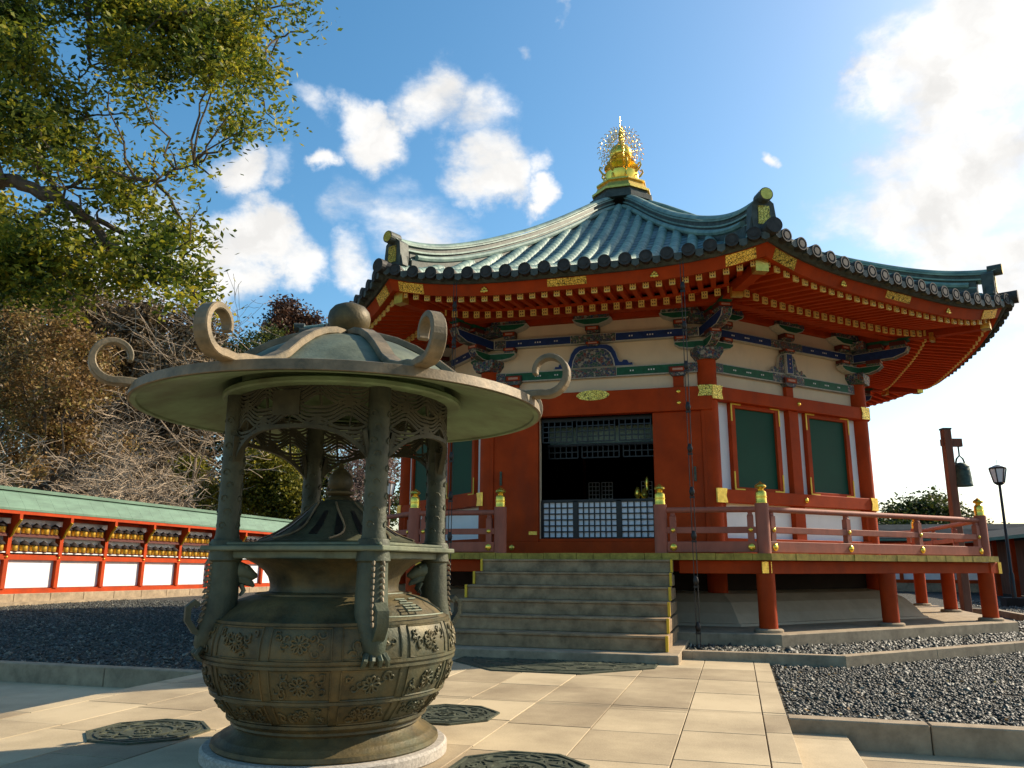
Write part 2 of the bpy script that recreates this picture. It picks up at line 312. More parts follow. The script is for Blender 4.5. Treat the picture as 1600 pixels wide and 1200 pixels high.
def octpoly(ap): return [(corner(k,ap/C22,0)[0],corner(k,ap/C22,0)[1]) for k in range(8)]
def pts_mesh(name,V,F,material,parent=None,tone=None):
    """fast numpy mesh: V (n,3), F (m,k)"""
    org=Vector((0,0,0)); p=parent
    while p is not None: org=org+p.location; p=p.parent
    V=np.asarray(V,np.float32)-np.array(org,np.float32); F=np.asarray(F,np.int32); m,k=F.shape
    me=bpy.data.meshes.new(name); me.vertices.add(len(V)); me.vertices.foreach_set('co',V.ravel())
    me.loops.add(m*k); me.loops.foreach_set('vertex_index',F.ravel()); me.polygons.add(m)
    me.polygons.foreach_set('loop_start',np.arange(0,m*k,k,dtype=np.int32)); me.update(calc_edges=True)
    me.materials.append(material)
    if tone is not None: at=me.attributes.new('tone','FLOAT','FACE'); at.data.foreach_set('value',np.asarray(tone,np.float32))
    me.validate(); o=bpy.data.objects.new(name,me); C.objects.link(o); o.parent=parent; return o
#==MARK SETTING==
# ================================================================ SETTING
g=MB(); g.add([(-1500,-1500,-.24),(1500,-1500,-.24),(1500,1500,-.24),(-1500,1500,-.24)],[(0,1,2,3)]); tag(g.build('ground','soil'),kind='structure')
PX0,PX1=-3.13,2.62
# raised court of gravel (with an opening where the paved path runs)
g=MB(); g.box(-16.1,PX0-.002,-10.9,60,-.235,-.035); g.box(PX1+.002,40,-11.75,60,-.235,-.035); g.box(PX0,PX1,-8.3,60,-.235,-.036)
tag(g.build('gravel_court','gravel'),kind='structure')
def pavers(name,us,y0,y1,z,ln,gap=.009,th=.12,ybreaks=()):
    m=MB()
    for i in range(len(us)-1):
        y=y0; off=random.Random(i*13+5).uniform(.1,.9)*ln; first=True
        while y<y1-1e-3:
            l=off if first else ln; first=False
            e=min(y+l,y1)
            for b in ybreaks:
                if y<b-1e-3<e: e=b
            if y1-e<.12: e=y1
            m.t=random.uniform(-.17,.13)
            dz=random.uniform(-.0015,.0015)
            m.box(us[i]+gap/2,us[i+1]-gap/2,y+gap/2,e-gap/2,z-th,z+dz); y=e
    return m
us=[PX0,-2.94,-2.35,-1.75,-1.2,-.58,.05,.64,1.26,1.88,2.44,PX1]
m=pavers('path',us,-26,-8.36,0,.86,ybreaks=(-11.86,-11.78))
tag(m.build('path','pave',bevel=.004,tone=True),kind='structure')
g=MB(); g.box(PX0+.01,PX1-.01,-26,-8.36,-.2,-.02); tag(g.build('path_bed','stone'),kind='structure')
m=pavers('s',[PX1,3.03],-26,-11.95,-.1,1.1,th=.1); tag(m.build('path_side_step','pave',bevel=.004,tone=True),kind='structure')
m=pavers('s',[3.03,4.2,5.4,6.6,7.8,9.],-26,-11.95,-.2,1.6,th=.03); tag(m.build('lower_pavement','pave',bevel=.003,tone=True),kind='structure')
m=pavers('s',[-12,-10.8,-9.6,-8.4,-7.2,-6,-4.8,-3.9,PX0],-26,-11.1,-.2,1.4,th=.03); tag(m.build('lower_pavement','pave',bevel=.003,tone=True),kind='structure')
def kerbline(x0,x1,y,z0,z1,w,step):
    m=MB(); x=x0
    while x<x1-.01:
        e=min(x+step,x1); m.t=0; m.box(x+.004,e-.004,y,y+w,z0,z1); x=e
    return m
tag(kerbline(-16,PX0,-11.1,-.23,0.0,.16,1.45).build('kerb','kerb',bevel=.008),kind='structure')
tag(kerbline(PX1,14,-11.95,-.23,0.0,.16,.98).build('kerb','kerb',bevel=.008),kind='structure')
# octagonal kerb ring round the hall
m=MB()
for k in range(8):
    T=fT(k); h0=8.37*T22; h1=8.22*T22
    n=4
    for j in range(n):
        a0,a1=-1+2*j/n,-1+2*(j+1)/n
        if k==0 and j in(1,2):
            # gap for the stair slab
            xs=(-h0/2,-1.47) if j==1 else (1.62,h0/2)
            m.box(xs[0],xs[1],8.22,8.37,-.05,.10,T); continue
        m.add([(a0*h1,8.22,-.05),(a1*h1,8.22,-.05),(a1*h0,8.37,-.05),(a0*h0,8.37,-.05),(a0*h1,8.22,.1),(a1*h1,8.22,.1),(a1*h0,8.37,.1),(a0*h0,8.37,.1)],
              [(0,3,2,1),(4,5,6,7),(0,1,5,4),(1,2,6,5),(2,3,7,6),(3,0,4,7)],T)
tag(m.build('kerb','kerb',bevel=.006),kind='structure')
# pebbles (countless)
def pebbles(name,area,dens,size,z,seed,label,squash=.6,inside=None):
    rg=np.random.default_rng(seed); x0,x1,y0,y1=area; n=int((x1-x0)*(y1-y0)*dens)
    P=np.stack([rg.uniform(x0,x1,n),rg.uniform(y0,y1,n)],1)
    if inside is not None: P=P[inside(P[:,0],P[:,1])]
    n=len(P)
    base=np.array([(1,0,0),(0,1,0),(-1,0,0),(0,-1,0),(0,0,1),(0,0,-1)],float)
    fc=np.array([(0,1,4),(1,2,4),(2,3,4),(3,0,4),(1,0,5),(2,1,5),(3,2,5),(0,3,5)])
    s=np.clip(rg.lognormal(-.18,.34,(n,1,1)),.4,2.1)*size; sh=rg.uniform(.6,1.3,(n,1,3)); sh[:,:,2]*=squash
    V=base[None]*s*sh+rg.normal(0,.12,(n,6,3))*s
    a=rg.uniform(0,2*PI,n); t=rg.normal(0,.45,n); ca,sa,ct,st=np.cos(a),np.sin(a),np.cos(t),np.sin(t)
    x,y,zz=V[...,0].copy(),V[...,1].copy(),V[...,2].copy()
    y,zz=y*ct[:,None]-zz*st[:,None],y*st[:,None]+zz*ct[:,None]
    x,y=x*ca[:,None]-y*sa[:,None],x*sa[:,None]+y*ca[:,None]
    V=np.stack([x+P[:,0,None],y+P[:,1,None],zz+z+rg.uniform(-.4,.5,(n,1))*size*.6],-1).reshape(-1,3)
    F=(fc[None]+np.arange(n)[:,None,None]*6).reshape(-1,3)
    o=pts_mesh(name,V,F,M['pebble'],tone=np.repeat(rg.beta(1.6,2.6,n),8)); tag(o,label,'gravel',kind='stuff'); return o
def octin(x,y,ap): 
    r=np.full(x.shape,-1e9)
    for k in range(8): r=np.maximum(r,x*math.sin(R(45*k))-y*math.cos(R(45*k)))
    return r<ap
pebbles('gravel',(PX1+.03,9.5,-11.77,-5.2),1050,.021,-.028,1,'dark grey gravel bed to the right of the paved path',inside=lambda x,y:~octin(x,y,8.39))
pebbles('gravel',(9.0,22,-8,12),110,.03,-.03,2,'grey gravel court beyond the veranda on the right',inside=lambda x,y:~octin(x,y,8.39)&(x>y*.2+6))
pebbles('gravel',(-15.9,PX0-.03,-10.92,2.5),330,.028,-.028,3,'shaded dark gravel court between the kerb and the lantern wall',inside=lambda x,y:~octin(x,y,8.39))
pebbles('gravel',(-2,10,-8.3,0),900,.034,.03,4,'coarse pebble drain strip between plinth and octagonal kerb',squash=.7,inside=lambda x,y:octin(x,y,8.20)&~octin(x,y,6.95)&~((np.abs(x)<1.6)&(y<-6)))
# far gentle hill behind the left wall and low rise behind
def hill(name,cx,cy,rx,ry,h):
    n=28; vs=[(cx,cy,h)]; fs=[]
    for j in range(1,9):
        t=j/8
        for i in range(n):
            a=2*PI*i/n; w=1+.12*math.sin(3*a+j)
            vs.append((cx+rx*t*w*math.cos(a),cy+ry*t*w*math.sin(a),h*(.5+.5*math.cos(PI*t))-.3*(t>.99)))
    for i in range(n): fs.append((0,1+i,1+(i+1)%n))
    for j in range(7):
        for i in range(n): a=1+j*n; fs.append((a+i,a+n+i,a+n+(i+1)%n,a+(i+1)%n))
    m=MB(); m.smooth=True; m.add(vs,fs); tag(m.build(name,'soil'),kind='structure')
hill('hill',-42,26,22,34,7.5)
#==MARK HALL==
# ================================================================ HALL
AW=4.818; HW=AW*T22
hall=thing('octagonal_hall','vermilion octagonal temple hall with a sweeping green copper roof','temple hall',(0,0,0))
def H(mb,name,mats,parent=hall,**k): return mb.build(name,mats,parent,**k)
def lift(c,d,full=.25): return full*abs(c)**3.6*max(0,min(1,(d-4.6)/2.6))
def clampc(u,d): return max(-1,min(1,u/(d*T22)))
# plinth + mound skirt
m=MB(); m.prism(octpoly(6.88),-.05,.2,'z'); H(m,'plinth','kerb',bevel=.01)
m=MB(); m.smooth=True
prof=[(5.62,.2),(5.60,.235),(5.55,.24),(5.44,.38),(5.28,.54),(5.05,.66),(4.6,.72),(4.0,.74)]
vs=[]; 
for d,z in prof:
    for k in range(8): c_=corner(k,d/C22,z); vs.append(c_)
fs=[(j*8+k,j*8+(k+1)%8,(j+1)*8+(k+1)%8,(j+1)*8+k) for j in range(len(prof)-1) for k in range(8)]
m.smooth=False; m.add(vs,fs); H(m,'plaster_mound','skirt')
m=MB()
for k in range(8): m.box(-HW,HW,AW-.18,AW-.06,.7,1.2,fT(k))
H(m,'crawl_space_board','dark')
# columns
for k in range(8):
    m=MB(); m.smooth=True; x,y,_=corner(k,AW/C22-.02,0); m.lathe([(.165,.6),(.165,4.72)],x,y,20); H(m,'column','red')
def strip(m,k,sec,n=12,d_ref=None,full=.25,c0=-1,c1=1,close=True):
    """sweep section [(d,z)] along face k with corner lift"""
    T=fT(k); vs=[]; q=len(sec)
    for i in range(n+1):
        c=c0+(c1-c0)*i/n
        for d,z in sec: vs.append((c*d*T22,d,z+lift(c,d,full)))
    fs=[(i*q+j,i*q+(j+1)%q,(i+1)*q+(j+1)%q,(i+1)*q+j) for i in range(n) for j in range(q)]
    if close: fs+=[tuple(range(q))[::-1],tuple(n*q+j for j in range(q))]
    m.add(vs,fs,T)
def goldplate(parent,T,u0,u1,z0,z1,d,notch=.03,name='gilt_fitting',mt='lace'):
    zc=(z0+z1)/2; m=MB(T)
    na=notch if u1<0 else 0; nb=notch if u0>0 else 0; na,nb=nb,na
    m.prism([(u0,z0),(u1,z0),(u1-nb,zc),(u1,z1),(u0,z1),(u0+na,zc)],d-.02,d+.012,'y'); return m.build(name,mt,parent)
for k in range(8):
    T=fT(k); front=(k==0)
    vis=k in (0,1,7,2)
    # plaster wall
    m=MB(T)
    if front:
        m.box(-HW,HW,AW-.14,AW-.04,4.1,5.62); m.box(-HW,-1.02,AW-.14,AW-.04,1.2,4.1); m.box(1.02,HW,AW-.14,AW-.04,1.2,4.1)
    else: m.box(-HW,HW,AW-.14,AW-.04,1.2,5.62)
    m.mi=1
    H(m,'plaster_wall','plaster' if front or k==7 else 'plaster')
    # lintel beam
    m=MB(T)
    if front: m.box(-HW-.068,HW+.068,AW+.0,AW+.17,3.72,4.14)
    else: m.box(-HW-.069,HW+.069,AW+.0,AW+.169,3.901,4.139)
    b=H(m,'lintel_beam','red',bevel=.008)
    if vis:
        if front:
            goldplate(b,T,HW-.17,HW+.0725,3.96,4.15,AW+.175,.03); goldplate(b,T,-HW-.0725,-HW+.17,3.96,4.15,AW+.175,.03)
            mm=MB(T); P=[]
            for i in range(28):
                a=2*PI*i/28; P.append((.30*math.cos(a)*(1 if abs(math.cos(a))>.2 else 1),4.065+.082*math.sin(a)*(1.15 if abs(math.sin(a))>.5 else .9)))
            mm.prism(P,AW+.16,AW+.185,'y'); mm.build('gilt_fitting','lace',b)
            for uu in(-1.5,1.5):
                for zz in(4.06,3.86):
                    mm=MB(T); mm.smooth=True; mm.ball((uu,AW+.175,zz),.036,1,.5,1,10,6); mm.build('gilt_stud','goldp',b)
        else:
            goldplate(b,T,HW-.17,HW+.0725,3.91,4.15,AW+.175,.03); goldplate(b,T,-HW-.0725,-HW+.17,3.91,4.15,AW+.175,.03)
            mm=MB(T); mm.smooth=True; mm.ball((0.08,AW+.175,4.03),.045,1,.5,1,10,6); mm.build('gilt_stud','goldp',b)
    if not front:
        # windows
        m=MB(T); m.box(-.125,.125,AW-.03,AW+.10,2.37,3.9); H(m,'post','red',bevel=.006)
        m=MB(T); m.box(-HW-.05,HW+.05,AW-.03,AW+.16,2.15,2.37); b=H(m,'sill_beam','red',bevel=.008)
        if vis:
            goldplate(b,T,HW-.12,HW+.07,2.14,2.38,AW+.165,.03,mt='gold'); goldplate(b,T,-HW-.07,-HW+.16,2.14,2.38,AW+.165,.03,mt='gold')
            mm=MB(T); mm.smooth=True; mm.ball((.1,AW+.165,2.26),.05,1,.5,1,10,6); mm.build('gilt_stud','goldp',b)
        m=MB(T)
        for u0,u1 in ((-.13,.13),(-HW-.0,-HW+.2),(HW-.2,HW)): m.box(u0,u1,AW-.03,AW+.09,1.55,2.15)
        m.box(-HW,HW,AW-.03,AW+.11,1.29,1.56); H(m,'lower_frame','red',bevel=.006)
        m=MB(T); m.box(-HW+.2,HW-.2,AW-.038,AW-.02,1.56,2.15); H(m,'white_panel','white')
        m=MB(T); m.box(-HW+.14,HW-.14,AW-.038,AW-.02,2.37,3.9); H(m,'white_panel','white')
        for s in(-1,1):
            a0,a1=sorted((s*.45,s*1.45)); m=MB(T); m.box(a0,a1,AW-.02,AW+.02,2.42,3.82); w=H(m,'green_shutter','green')
            m=MB(T); t=.105
            m.box(a0-t,a0,AW-.02,AW+.07,2.375,3.9); m.box(a1,a1+t,AW-.02,AW+.07,2.375,3.9); m.box(a0,a1,AW-.02,AW+.07,3.82,3.9); m.box(a0,a1,AW-.02,AW+.07,2.375,2.43)
            m.build('window_frame','red',w,bevel=.004)
            if vis:
                L_=.32
                for (ux,sg) in((a0-t,1),(a1+t,-1)):
                    x0,x1=sorted((ux,ux+sg*.03)); y0,y1=sorted((ux,ux+sg*.24))
                    m=MB(T); m.box(x0,x1,AW+.066,AW+.078,3.9-L_,3.897); m.box(y0,y1,AW+.066,AW+.0785,3.872,3.8972); m.build('gilt_corner_strip','yellow',w)
                    m=MB(T); m.box(x0,x1,AW+.066,AW+.078,2.378,2.378+L_); m.box(y0,y1,AW+.066,AW+.0785,2.3778,2.402); m.build('gilt_corner_strip','yellow',w)
    # low painted beam (green), upper painted beam (blue)
    def painted(z0,z1,mt,dd,name):
        m=MB(T); m.box(-HW+.10,HW-.10,AW-.03,dd,z0,z1)                     # outline body
        m.mi=1
        segs=[(-HW+.34,-.42),(.42,HW-.34)]
        for a,b_ in segs: m.box(a,b_,dd-.005,dd+.006,z0+.018,z1-.018)
        m.mi=2
        for a,b_ in ((-HW+.12,-HW+.33),(-.41,.41),(HW-.33,HW-.12)): m.box(a,b_,dd-.005,dd+.006,z0+.010,z1-.010)
        m.mi=3
        zc=(z0+z1)/2
        for a,b_ in segs:
            for f,nn in((.22,2),(.5,3),(.78,2)):
                for i in range(nn):
                    uu=a+(b_-a)*f+(i-(nn-1)/2)*.045; m.box(uu-.011,uu+.011,dd+.005,dd+.010,zc-.012,zc+.012)
        m.mi=0
        return H(m,name,['line',mt,'orn2','white'])
    painted(4.42,4.60,'bgreen',AW+.05,'painted_green_beam')
    painted(5.07,5.24,'bblue',AW+.06,'painted_blue_beam')
    # short struts under the green beam
    for uu in ((-1.5,1.5) if front else (0,)):
        m=MB(T); m.box(uu-.09,uu+.09,AW-.03,AW+.05,4.14,4.36); s_=H(m,'short_strut','red')
        m=MB(T); m.prism([(uu-.10,4.36),(uu+.10,4.36),(uu+.15,4.42),(uu-.15,4.42)],AW-.03,AW+.10,'y'); m.build('ornate_cap','orn2',s_)
        m=MB(T); m.box(uu-.155,uu+.155,AW-.03,AW+.11,4.42,4.53); m.mi=1; m.box(uu-.125,uu+.125,AW+.10,AW+.116,4.44,4.51); m.mi=2; m.box(uu-.09,uu+.09,AW+.115,AW+.121,4.455,4.495)
        m.build('bracket_block',['brown','red','pink'],s_)
    # top purlin
    m=MB(T); m.box(-HW,HW,AW-.1,AW+.08,5.50,5.72); H(m,'wall_purlin','red')
    m=MB(T); dd=5.55; hw=dd*T22; m.box(-hw,hw,dd-.09,dd+.09,5.42,5.56); H(m,'eave_purlin','red')
def armshape(L0,z0,h,slope=.5):
    """bracket arm outline, curved ends rising"""
    P=[(-L0,z0+h),(-L0,z0+h*.55)]
    for i in range(5):
        t=i/4; P.append((-L0+.20*math.sin(t*PI/2)*1.0,z0+h*.55*(1-math.sin(t*PI/2)*1.0)))
    Q=[(-x,z) for x,z in reversed(P)]
    out=[]
    for p in P+Q:
        if not out or (abs(p[0]-out[-1][0])+abs(p[1]-out[-1][1]))>1e-4: out.append(p)
    return out
def outlined(mb,poly,y0,y1,c0,c1,ins=.016):
    cx=sum(p[0] for p in poly)/len(poly); cz=sum(p[1] for p in poly)/len(poly)
    w=max(p[0] for p in poly)-min(p[0] for p in poly); h=max(p[1] for p in poly)-min(p[1] for p in poly)
    mb.mi=c0; mb.prism(poly,y0,y1,'y')
    q=[(cx+(x-cx)*(1-2*ins/w),cz+(z-cz)*(1-2*ins/h)) for x,z in poly]
    mb.mi=c1; mb.prism(q,y1-.004,y1+.006,'y')
def block(mb,u,z,d0,d1,w=.30,h=.13):
    """bearing block w/ brown frame and pink panel, materials idx 4,5,6; flared bottom idx 3"""
    mb.mi=3; mb.prism([(u-w*.36,z),(u+w*.36,z),(u+w/2,z+h*.35),(u-w/2,z+h*.35)],d0,d1,'y')
    mb.mi=4; mb.box(u-w/2,u+w/2,d0,d1,z+h*.35+.001,z+h)
    mb.mi=5; mb.box(u-w*.42,u+w*.42,d1-.003,d1+.005,z+h*.45,z+h*.92)
    mb.mi=6; mb.box(u-w*.3,u+w*.3,d1+.004,d1+.009,z+h*.55,z+h*.82)
BM=['line','bgreen','bblue','orn2','brown','red','pink','orn']
def capwings(mb,u,d0,d1):
    mb.mi=0; mb.prism([(u-.13,5.38),(u+.13,5.38),(u+.30,5.44),(u+.36,5.50),(u-.36,5.50),(u-.30,5.44)],d0,d1,'y')
    mb.mi=1; mb.prism([(u-.12,5.39),(u+.12,5.39),(u+.29,5.45),(u+.33,5.49),(u-.33,5.49),(u-.29,5.45)],d1-.003,d1+.006,'y')
    mb.mi=7; mb.prism([(u-.34,5.50),(u+.34,5.50),(u+.30,5.60),(u-.30,5.60)],d0,d1+.02,'y')
for k in (0,1,7,2,6):
    T=fT(k)
    m=MB(T); block(m,0,5.24,AW-.02,AW+.15,.26,.13); block(m,0,5.00,AW-.02,AW+.13,.26,.08); capwings(m,0,AW-.02,AW+.2); H(m,'bracket',BM)
    if k==0:
        # frog-leg strut with carved panel
        m=MB(T)
        def arc(s,off):
            P=[]
            for x,z in [(-.62,4.60),(-.60,4.66),(-.50,4.66),(-.42,4.66),(-.36,4.78),(-.30,4.92),(-.20,4.99),(-.08,5.01)]: P.append((x*s,z-off))
            return P
        L1=[(-.74,4.602),(-.73,4.65),(-.67,4.64),(-.64,4.70),(-.57,4.71),(-.54,4.67),(-.49,4.68),(-.455,4.76),(-.42,4.88),(-.35,4.985),(-.26,5.03),(-.12,5.04),(0,5.065)]
        o=L1+[(-x,z) for x,z in reversed(L1[:-1])]
        m.mi=0; m.prism(o,AW-.02,AW+.07,'y')
        q=[(x*.965,4.612+(z-4.602)*.95) for x,z in o]; m.mi=2; m.prism(q,AW+.066,AW+.078,'y')
        inn=[(-.40,4.602),(-.375,4.74),(-.32,4.86),(-.24,4.93),(-.14,4.955),(.14,4.955),(.24,4.93),(.32,4.86),(.375,4.74),(.40,4.602)]
        m.mi=0; m.prism(inn,AW+.074,AW+.088,'y'); m.mi=7; m.prism([(x*.94,4.61+(z-4.602)*.95) for x,z in inn],AW+.085,AW+.10,'y')
        H(m,'carved_frog_leg_strut',BM)
    else:
        m=MB(T)
        m.mi=0; m.box(-.085,.085,AW-.02,AW+.10,4.60,5.0); m.mi=2; m.box(-.065,.065,AW+.098,AW+.108,4.62,4.98)
        m.mi=6
        for zz in(4.72,4.8,4.88): m.box(-.012,.012,AW+.106,AW+.112,zz-.012,zz+.012)
        for s in(-1,1):
            sc1=[(.09,4.60),(.50,4.60),(.47,4.64),(.40,4.66),(.38,4.72),(.33,4.70),(.30,4.66),(.25,4.72),(.22,4.84),(.20,4.93),(.15,4.99),(.09,4.98)]
            pl=[(s*x,z) for x,z in sc1]; m.mi=0; m.prism(pl,AW-.02,AW+.05,'y'); m.mi=1
            cx=s*.23; q=[(cx+(x-cx)*.93,4.61+(z-4.60)*.93) for x,z in pl]; m.mi=7; m.prism(q,AW+.046,AW+.058,'y')
        H(m,'carved_strut',BM)
    # bracket groups beside each corner column (in the wall plane)
    for s in(-1,1):
        uu=s*(HW-.42)
        m=MB(T); block(m,uu,5.24,AW-.02,AW+.15,.24,.13); capwings(m,uu,AW-.02,AW+.2); block(m,uu,4.97,AW-.02,AW+.13,.24,.10)
        # low arm from the column capital
        e=[(s*(HW-.02),4.83),(s*(HW-.30),4.83),(s*(HW-.46),4.87),(s*(HW-.54),4.93),(s*(HW-.54),4.97),(s*(HW-.02),4.97)]
        outlined(m,e,AW-.02,AW+.13,0,1)
        H(m,'bracket',BM)
for k in (0,1,7,6,2):
    T=cT(k); Rc=AW/C22
    m=MB(T)
    # capital block
    m.mi=7; m.prism([(-.16,4.62),(.16,4.62),(.24,4.74),(.24,4.83),(-.24,4.83),(-.24,4.74)],Rc-.22,Rc+.20,'y')
    def darm(z0,z1,L,c):
        # diagonal arm reaching outward with upturned end
        e=[(Rc-.1,z0),(Rc+L*.55,z0),(Rc+L*.85,z0+(z1-z0)*.35),(Rc+L,z1-.02),(Rc+L,z1),(Rc-.1,z1)]
        m.mi=7; m.prism(e,-.070,.070,'x'); m.mi=0; m.prism(e,.070,.078,'x'); m.prism(e,-.078,-.070,'x')
        q=[(Rc+(a-Rc)*.96,z0+.012+(b-z0)*(1-.024/(z1-z0))) for a,b in e]; m.mi=c; m.prism(q,-.084,.084,'x')
    darm(4.83,4.97,.52,1)
    block(m,0,4.97,Rc+.24,Rc+.50,.22,.11)
    e=[(Rc-.1,5.07),(Rc+.75,5.07),(Rc+.98,5.15),(Rc+1.04,5.26),(Rc-.1,5.24)]
    m.mi=7; m.prism(e,-.080,.080,'x'); m.mi=0; m.prism(e,.080,.087,'x'); m.prism(e,-.087,-.080,'x'); q=[(Rc+(a-Rc)*.97,5.08+(b-5.07)*.88) for a,b in e]; m.mi=2; m.prism(q,-.093,.093,'x')
    block(m,0,5.26,Rc+.30,Rc+.55,.24,.12); block(m,0,5.26,Rc+.70,Rc+.98,.24,.12)
    m.mi=1; m.prism([(Rc-.1,5.385),(Rc+1.0,5.385),(Rc+1.12,5.44),(Rc-.1,5.44)],-.10,.10,'x')
    m.mi=7; m.prism([(-.30,5.30),(.30,5.30),(.34,5.44),(-.34,5.44)],Rc-.05,Rc+.28,'y')
    m.mi=5; m.box(-.07,.07,Rc+.2,Rc+1.2,5.44,5.50)
    H(m,'corner_bracket',BM)
# doors on the front
T=fT(0)
for s in(-1,1):
    m=MB(T); x0,x1=sorted((s*1.03,s*1.86)); m.box(x0,x1,AW-.03,AW+.10,1.50,3.72); dr=H(m,'door_leaf','red',bevel=.006)
    m=MB(T); x0,x1=sorted((s*1.05,s*1.20)); m.box(x0,x1,AW+.095,AW+.112,1.62,1.68); m.build('gilt_hinge','gold',dr)
    m=MB(T); m.box(s*1.72-.02,s*1.72+.02,AW+.1,AW+.13,2.5,2.75); m.build('door_handle','iron',dr)
    m=MB(T); x0,x1=sorted((s*1.86,s*(HW-.02))); m.box(x0,x1,AW-.03,AW+.13,1.29,3.72); H(m,'door_jamb','red',bevel=.006)
m=MB(T); m.box(-1.86,1.86,AW-.03,AW+.14,1.29,1.50); m.box(-1.03,1.03,AW-.03,AW+.06,1.501,1.555); sl=H(m,'door_sill','red',bevel=.006)
for uu in (-1.5,1.5):
    mm=MB(T); mm.smooth=True; mm.ball((uu,AW+.15,1.40),.05,1,.4,1,12,6); mm.build('gilt_stud','gold',sl)
# dark room behind the doorway
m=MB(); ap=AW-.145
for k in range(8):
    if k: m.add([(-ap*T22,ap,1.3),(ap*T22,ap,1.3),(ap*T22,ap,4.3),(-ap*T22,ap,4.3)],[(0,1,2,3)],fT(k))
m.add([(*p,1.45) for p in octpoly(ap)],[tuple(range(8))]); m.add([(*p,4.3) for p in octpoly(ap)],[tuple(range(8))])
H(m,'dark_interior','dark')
# lattice: three sliding leaves, paper below
m=MB(T); m.box(-1.0,1.0,AW-.125,AW-.115,1.57,2.20); H(m,'paper_panel','paper')
def lattice(m,u0,u1,z0,z1,du,dz,d0,d1,w=.014):
    n=max(1,round((u1-u0)/du)); q=max(1,round((z1-z0)/dz))
    for i in range(n+1): u=u0+(u1-u0)*i/n; m.box(u-w/2,u+w/2,d0,d1,z0,z1)
    for i in range(q+1): z=z0+(z1-z0)*i/q; m.box(u0,u1,d0+.004,d1-.004,z-w/2,z+w/2)
m=MB(T)
for a,b in((-1.0,-.41),(-.37,.36),(.40,1.0)):
    lattice(m,a+.02,b-.02,1.575,2.2,.105,.105,AW-.113,AW-.08,.02)
    for u in(a,b): m.box(u-.02,u+.02,AW-.112,AW-.07,1.56,2.22)
    lattice(m,a+.02,b-.02,3.28,3.66,.105,.105,AW-.113,AW-.08,.02)
    lattice(m,a+.02,b-.02,3.05,3.27,.105,.105,AW-.6,AW-.58,.02)
m.box(-1.0,1.0,AW-.114,AW-.07,2.2,2.24); m.box(-1.0,1.0,AW-.114,AW-.07,3.66,3.72); m.box(-1.0,1.0,AW-.6,AW-.55,3.27,3.31)
H(m,'lattice_door','black')
m=MB(T); m.box(-.98,.98,AW-.66,AW-.65,3.3,3.64); H(m,'transom_pane','copper')
m=MB(T)
for uu in(-.75,-.45,.45): lattice(m,uu-.12,uu+.12,2.3,2.95,.08,.1,.6,.62,.02)
H(m,'inner_lattice','paper')
m=MB(T)
for uu,zz,s_ in((.62,2.36,.07),(.75,2.34,.09),(.80,2.55,.05)):
    m.smooth=True; m.lathe([(.0,0),(s_,0),(s_*.5,.06),(s_*.9,.12),(s_*.6,.22),(.01,.26)],uu,0,12,zz-.1,T=lambda x,y,z:T(x,AW-.9+y,z))
m.box(.5,.95,AW-1.1,AW-.8,2.16,2.26); H(m,'altar_vessel','goldp')
# ---------------------------------------------------------------- eaves
def zbase(d): return 5.66+(5.335-5.66)*(d-4.85)/(6.1-4.85)
def zfly(d): return 5.465+(5.325-5.465)*(d-6.0)/(6.95-6.0)
def rafter(kind,k,u,mb):
    if kind=='b': d0,d1,w,h,zf=4.85,6.10,.088,.105,zbase
    else: d0,d1,w,h,zf=5.95,7.05,.080,.095,zfly
    d0=max(d0,abs(u)/T22+.04)
    if d1-d0<.08: return False
    T=fT(k); n=3; vs=[]
    for i in range(n+1):
        d=d0+(d1-d0)*i/n; z=zf(d)+lift(clampc(u,d),d)
        vs+=[(u-w/2,d,z-h/2),(u+w/2,d,z-h/2),(u+w/2,d,z+h/2),(u-w/2,d,z+h/2)]
    fs=[(i*4+j,i*4+(j+1)%4,i*4+4+(j+1)%4,i*4+4+j) for i in range(n) for j in range(4)]+[(3,2,1,0),(n*4,n*4+1,n*4+2,n*4+3)]
    mb.add(vs,fs,T); return True
def capmb(kind,k,u):
    d1,w,h,zf=(6.10,.096,.113,zbase) if kind=='b' else (7.05,.090,.104,zfly)
    z=zf(d1)+lift(clampc(u,d1),d1); m=MB(fT(k)); m.box(u-w/2,u+w/2,d1-.03,d1+.008,z-h/2,z+h/2)
    m.mi=1
    for a,b in ((-.018,.25),(.018,.25),(-.018,-.25),(.018,-.25)): m.box(u+a-.009,u+a+.009,d1+.007,d1+.0095,z+b*h-.012,z+b*h+.012)
    return m
rest=MB(); restcap=MB()
cnt={'b':0,'f':0}
for k in range(8):
    for kind,sp,lim in(('b',.205,5.95*T22),('f',.200,6.85*T22)):
        n=int(lim/sp)
        for i in range(-n,n+1):
            u=i*sp
            if k in(0,1) and cnt[kind]<100:
                m=MB()
                if rafter(kind,k,u,m):
                    o=H(m,'base_rafter' if kind=='b' else 'flying_rafter','orange'); capmb(kind,k,u).build('gilt_rafter_cap',['cap','brown'],o); cnt[kind]+=1
            else:
                if rafter(kind,k,u,rest) and k in(7,2,6):
                    cm=capmb(kind,k,u); restcap.v,o_=restcap.v+cm.v,len(restcap.v); restcap.f+=[tuple(i_+o_ for i_ in f) for f in cm.f]; restcap.m+=cm.m; restcap.sm+=cm.sm; restcap.tone+=cm.tone
tag(H(rest,'rafter','orange'),kind='stuff'); tag(H(restcap,'gilt_rafter_cap',['cap','brown']),kind='stuff')
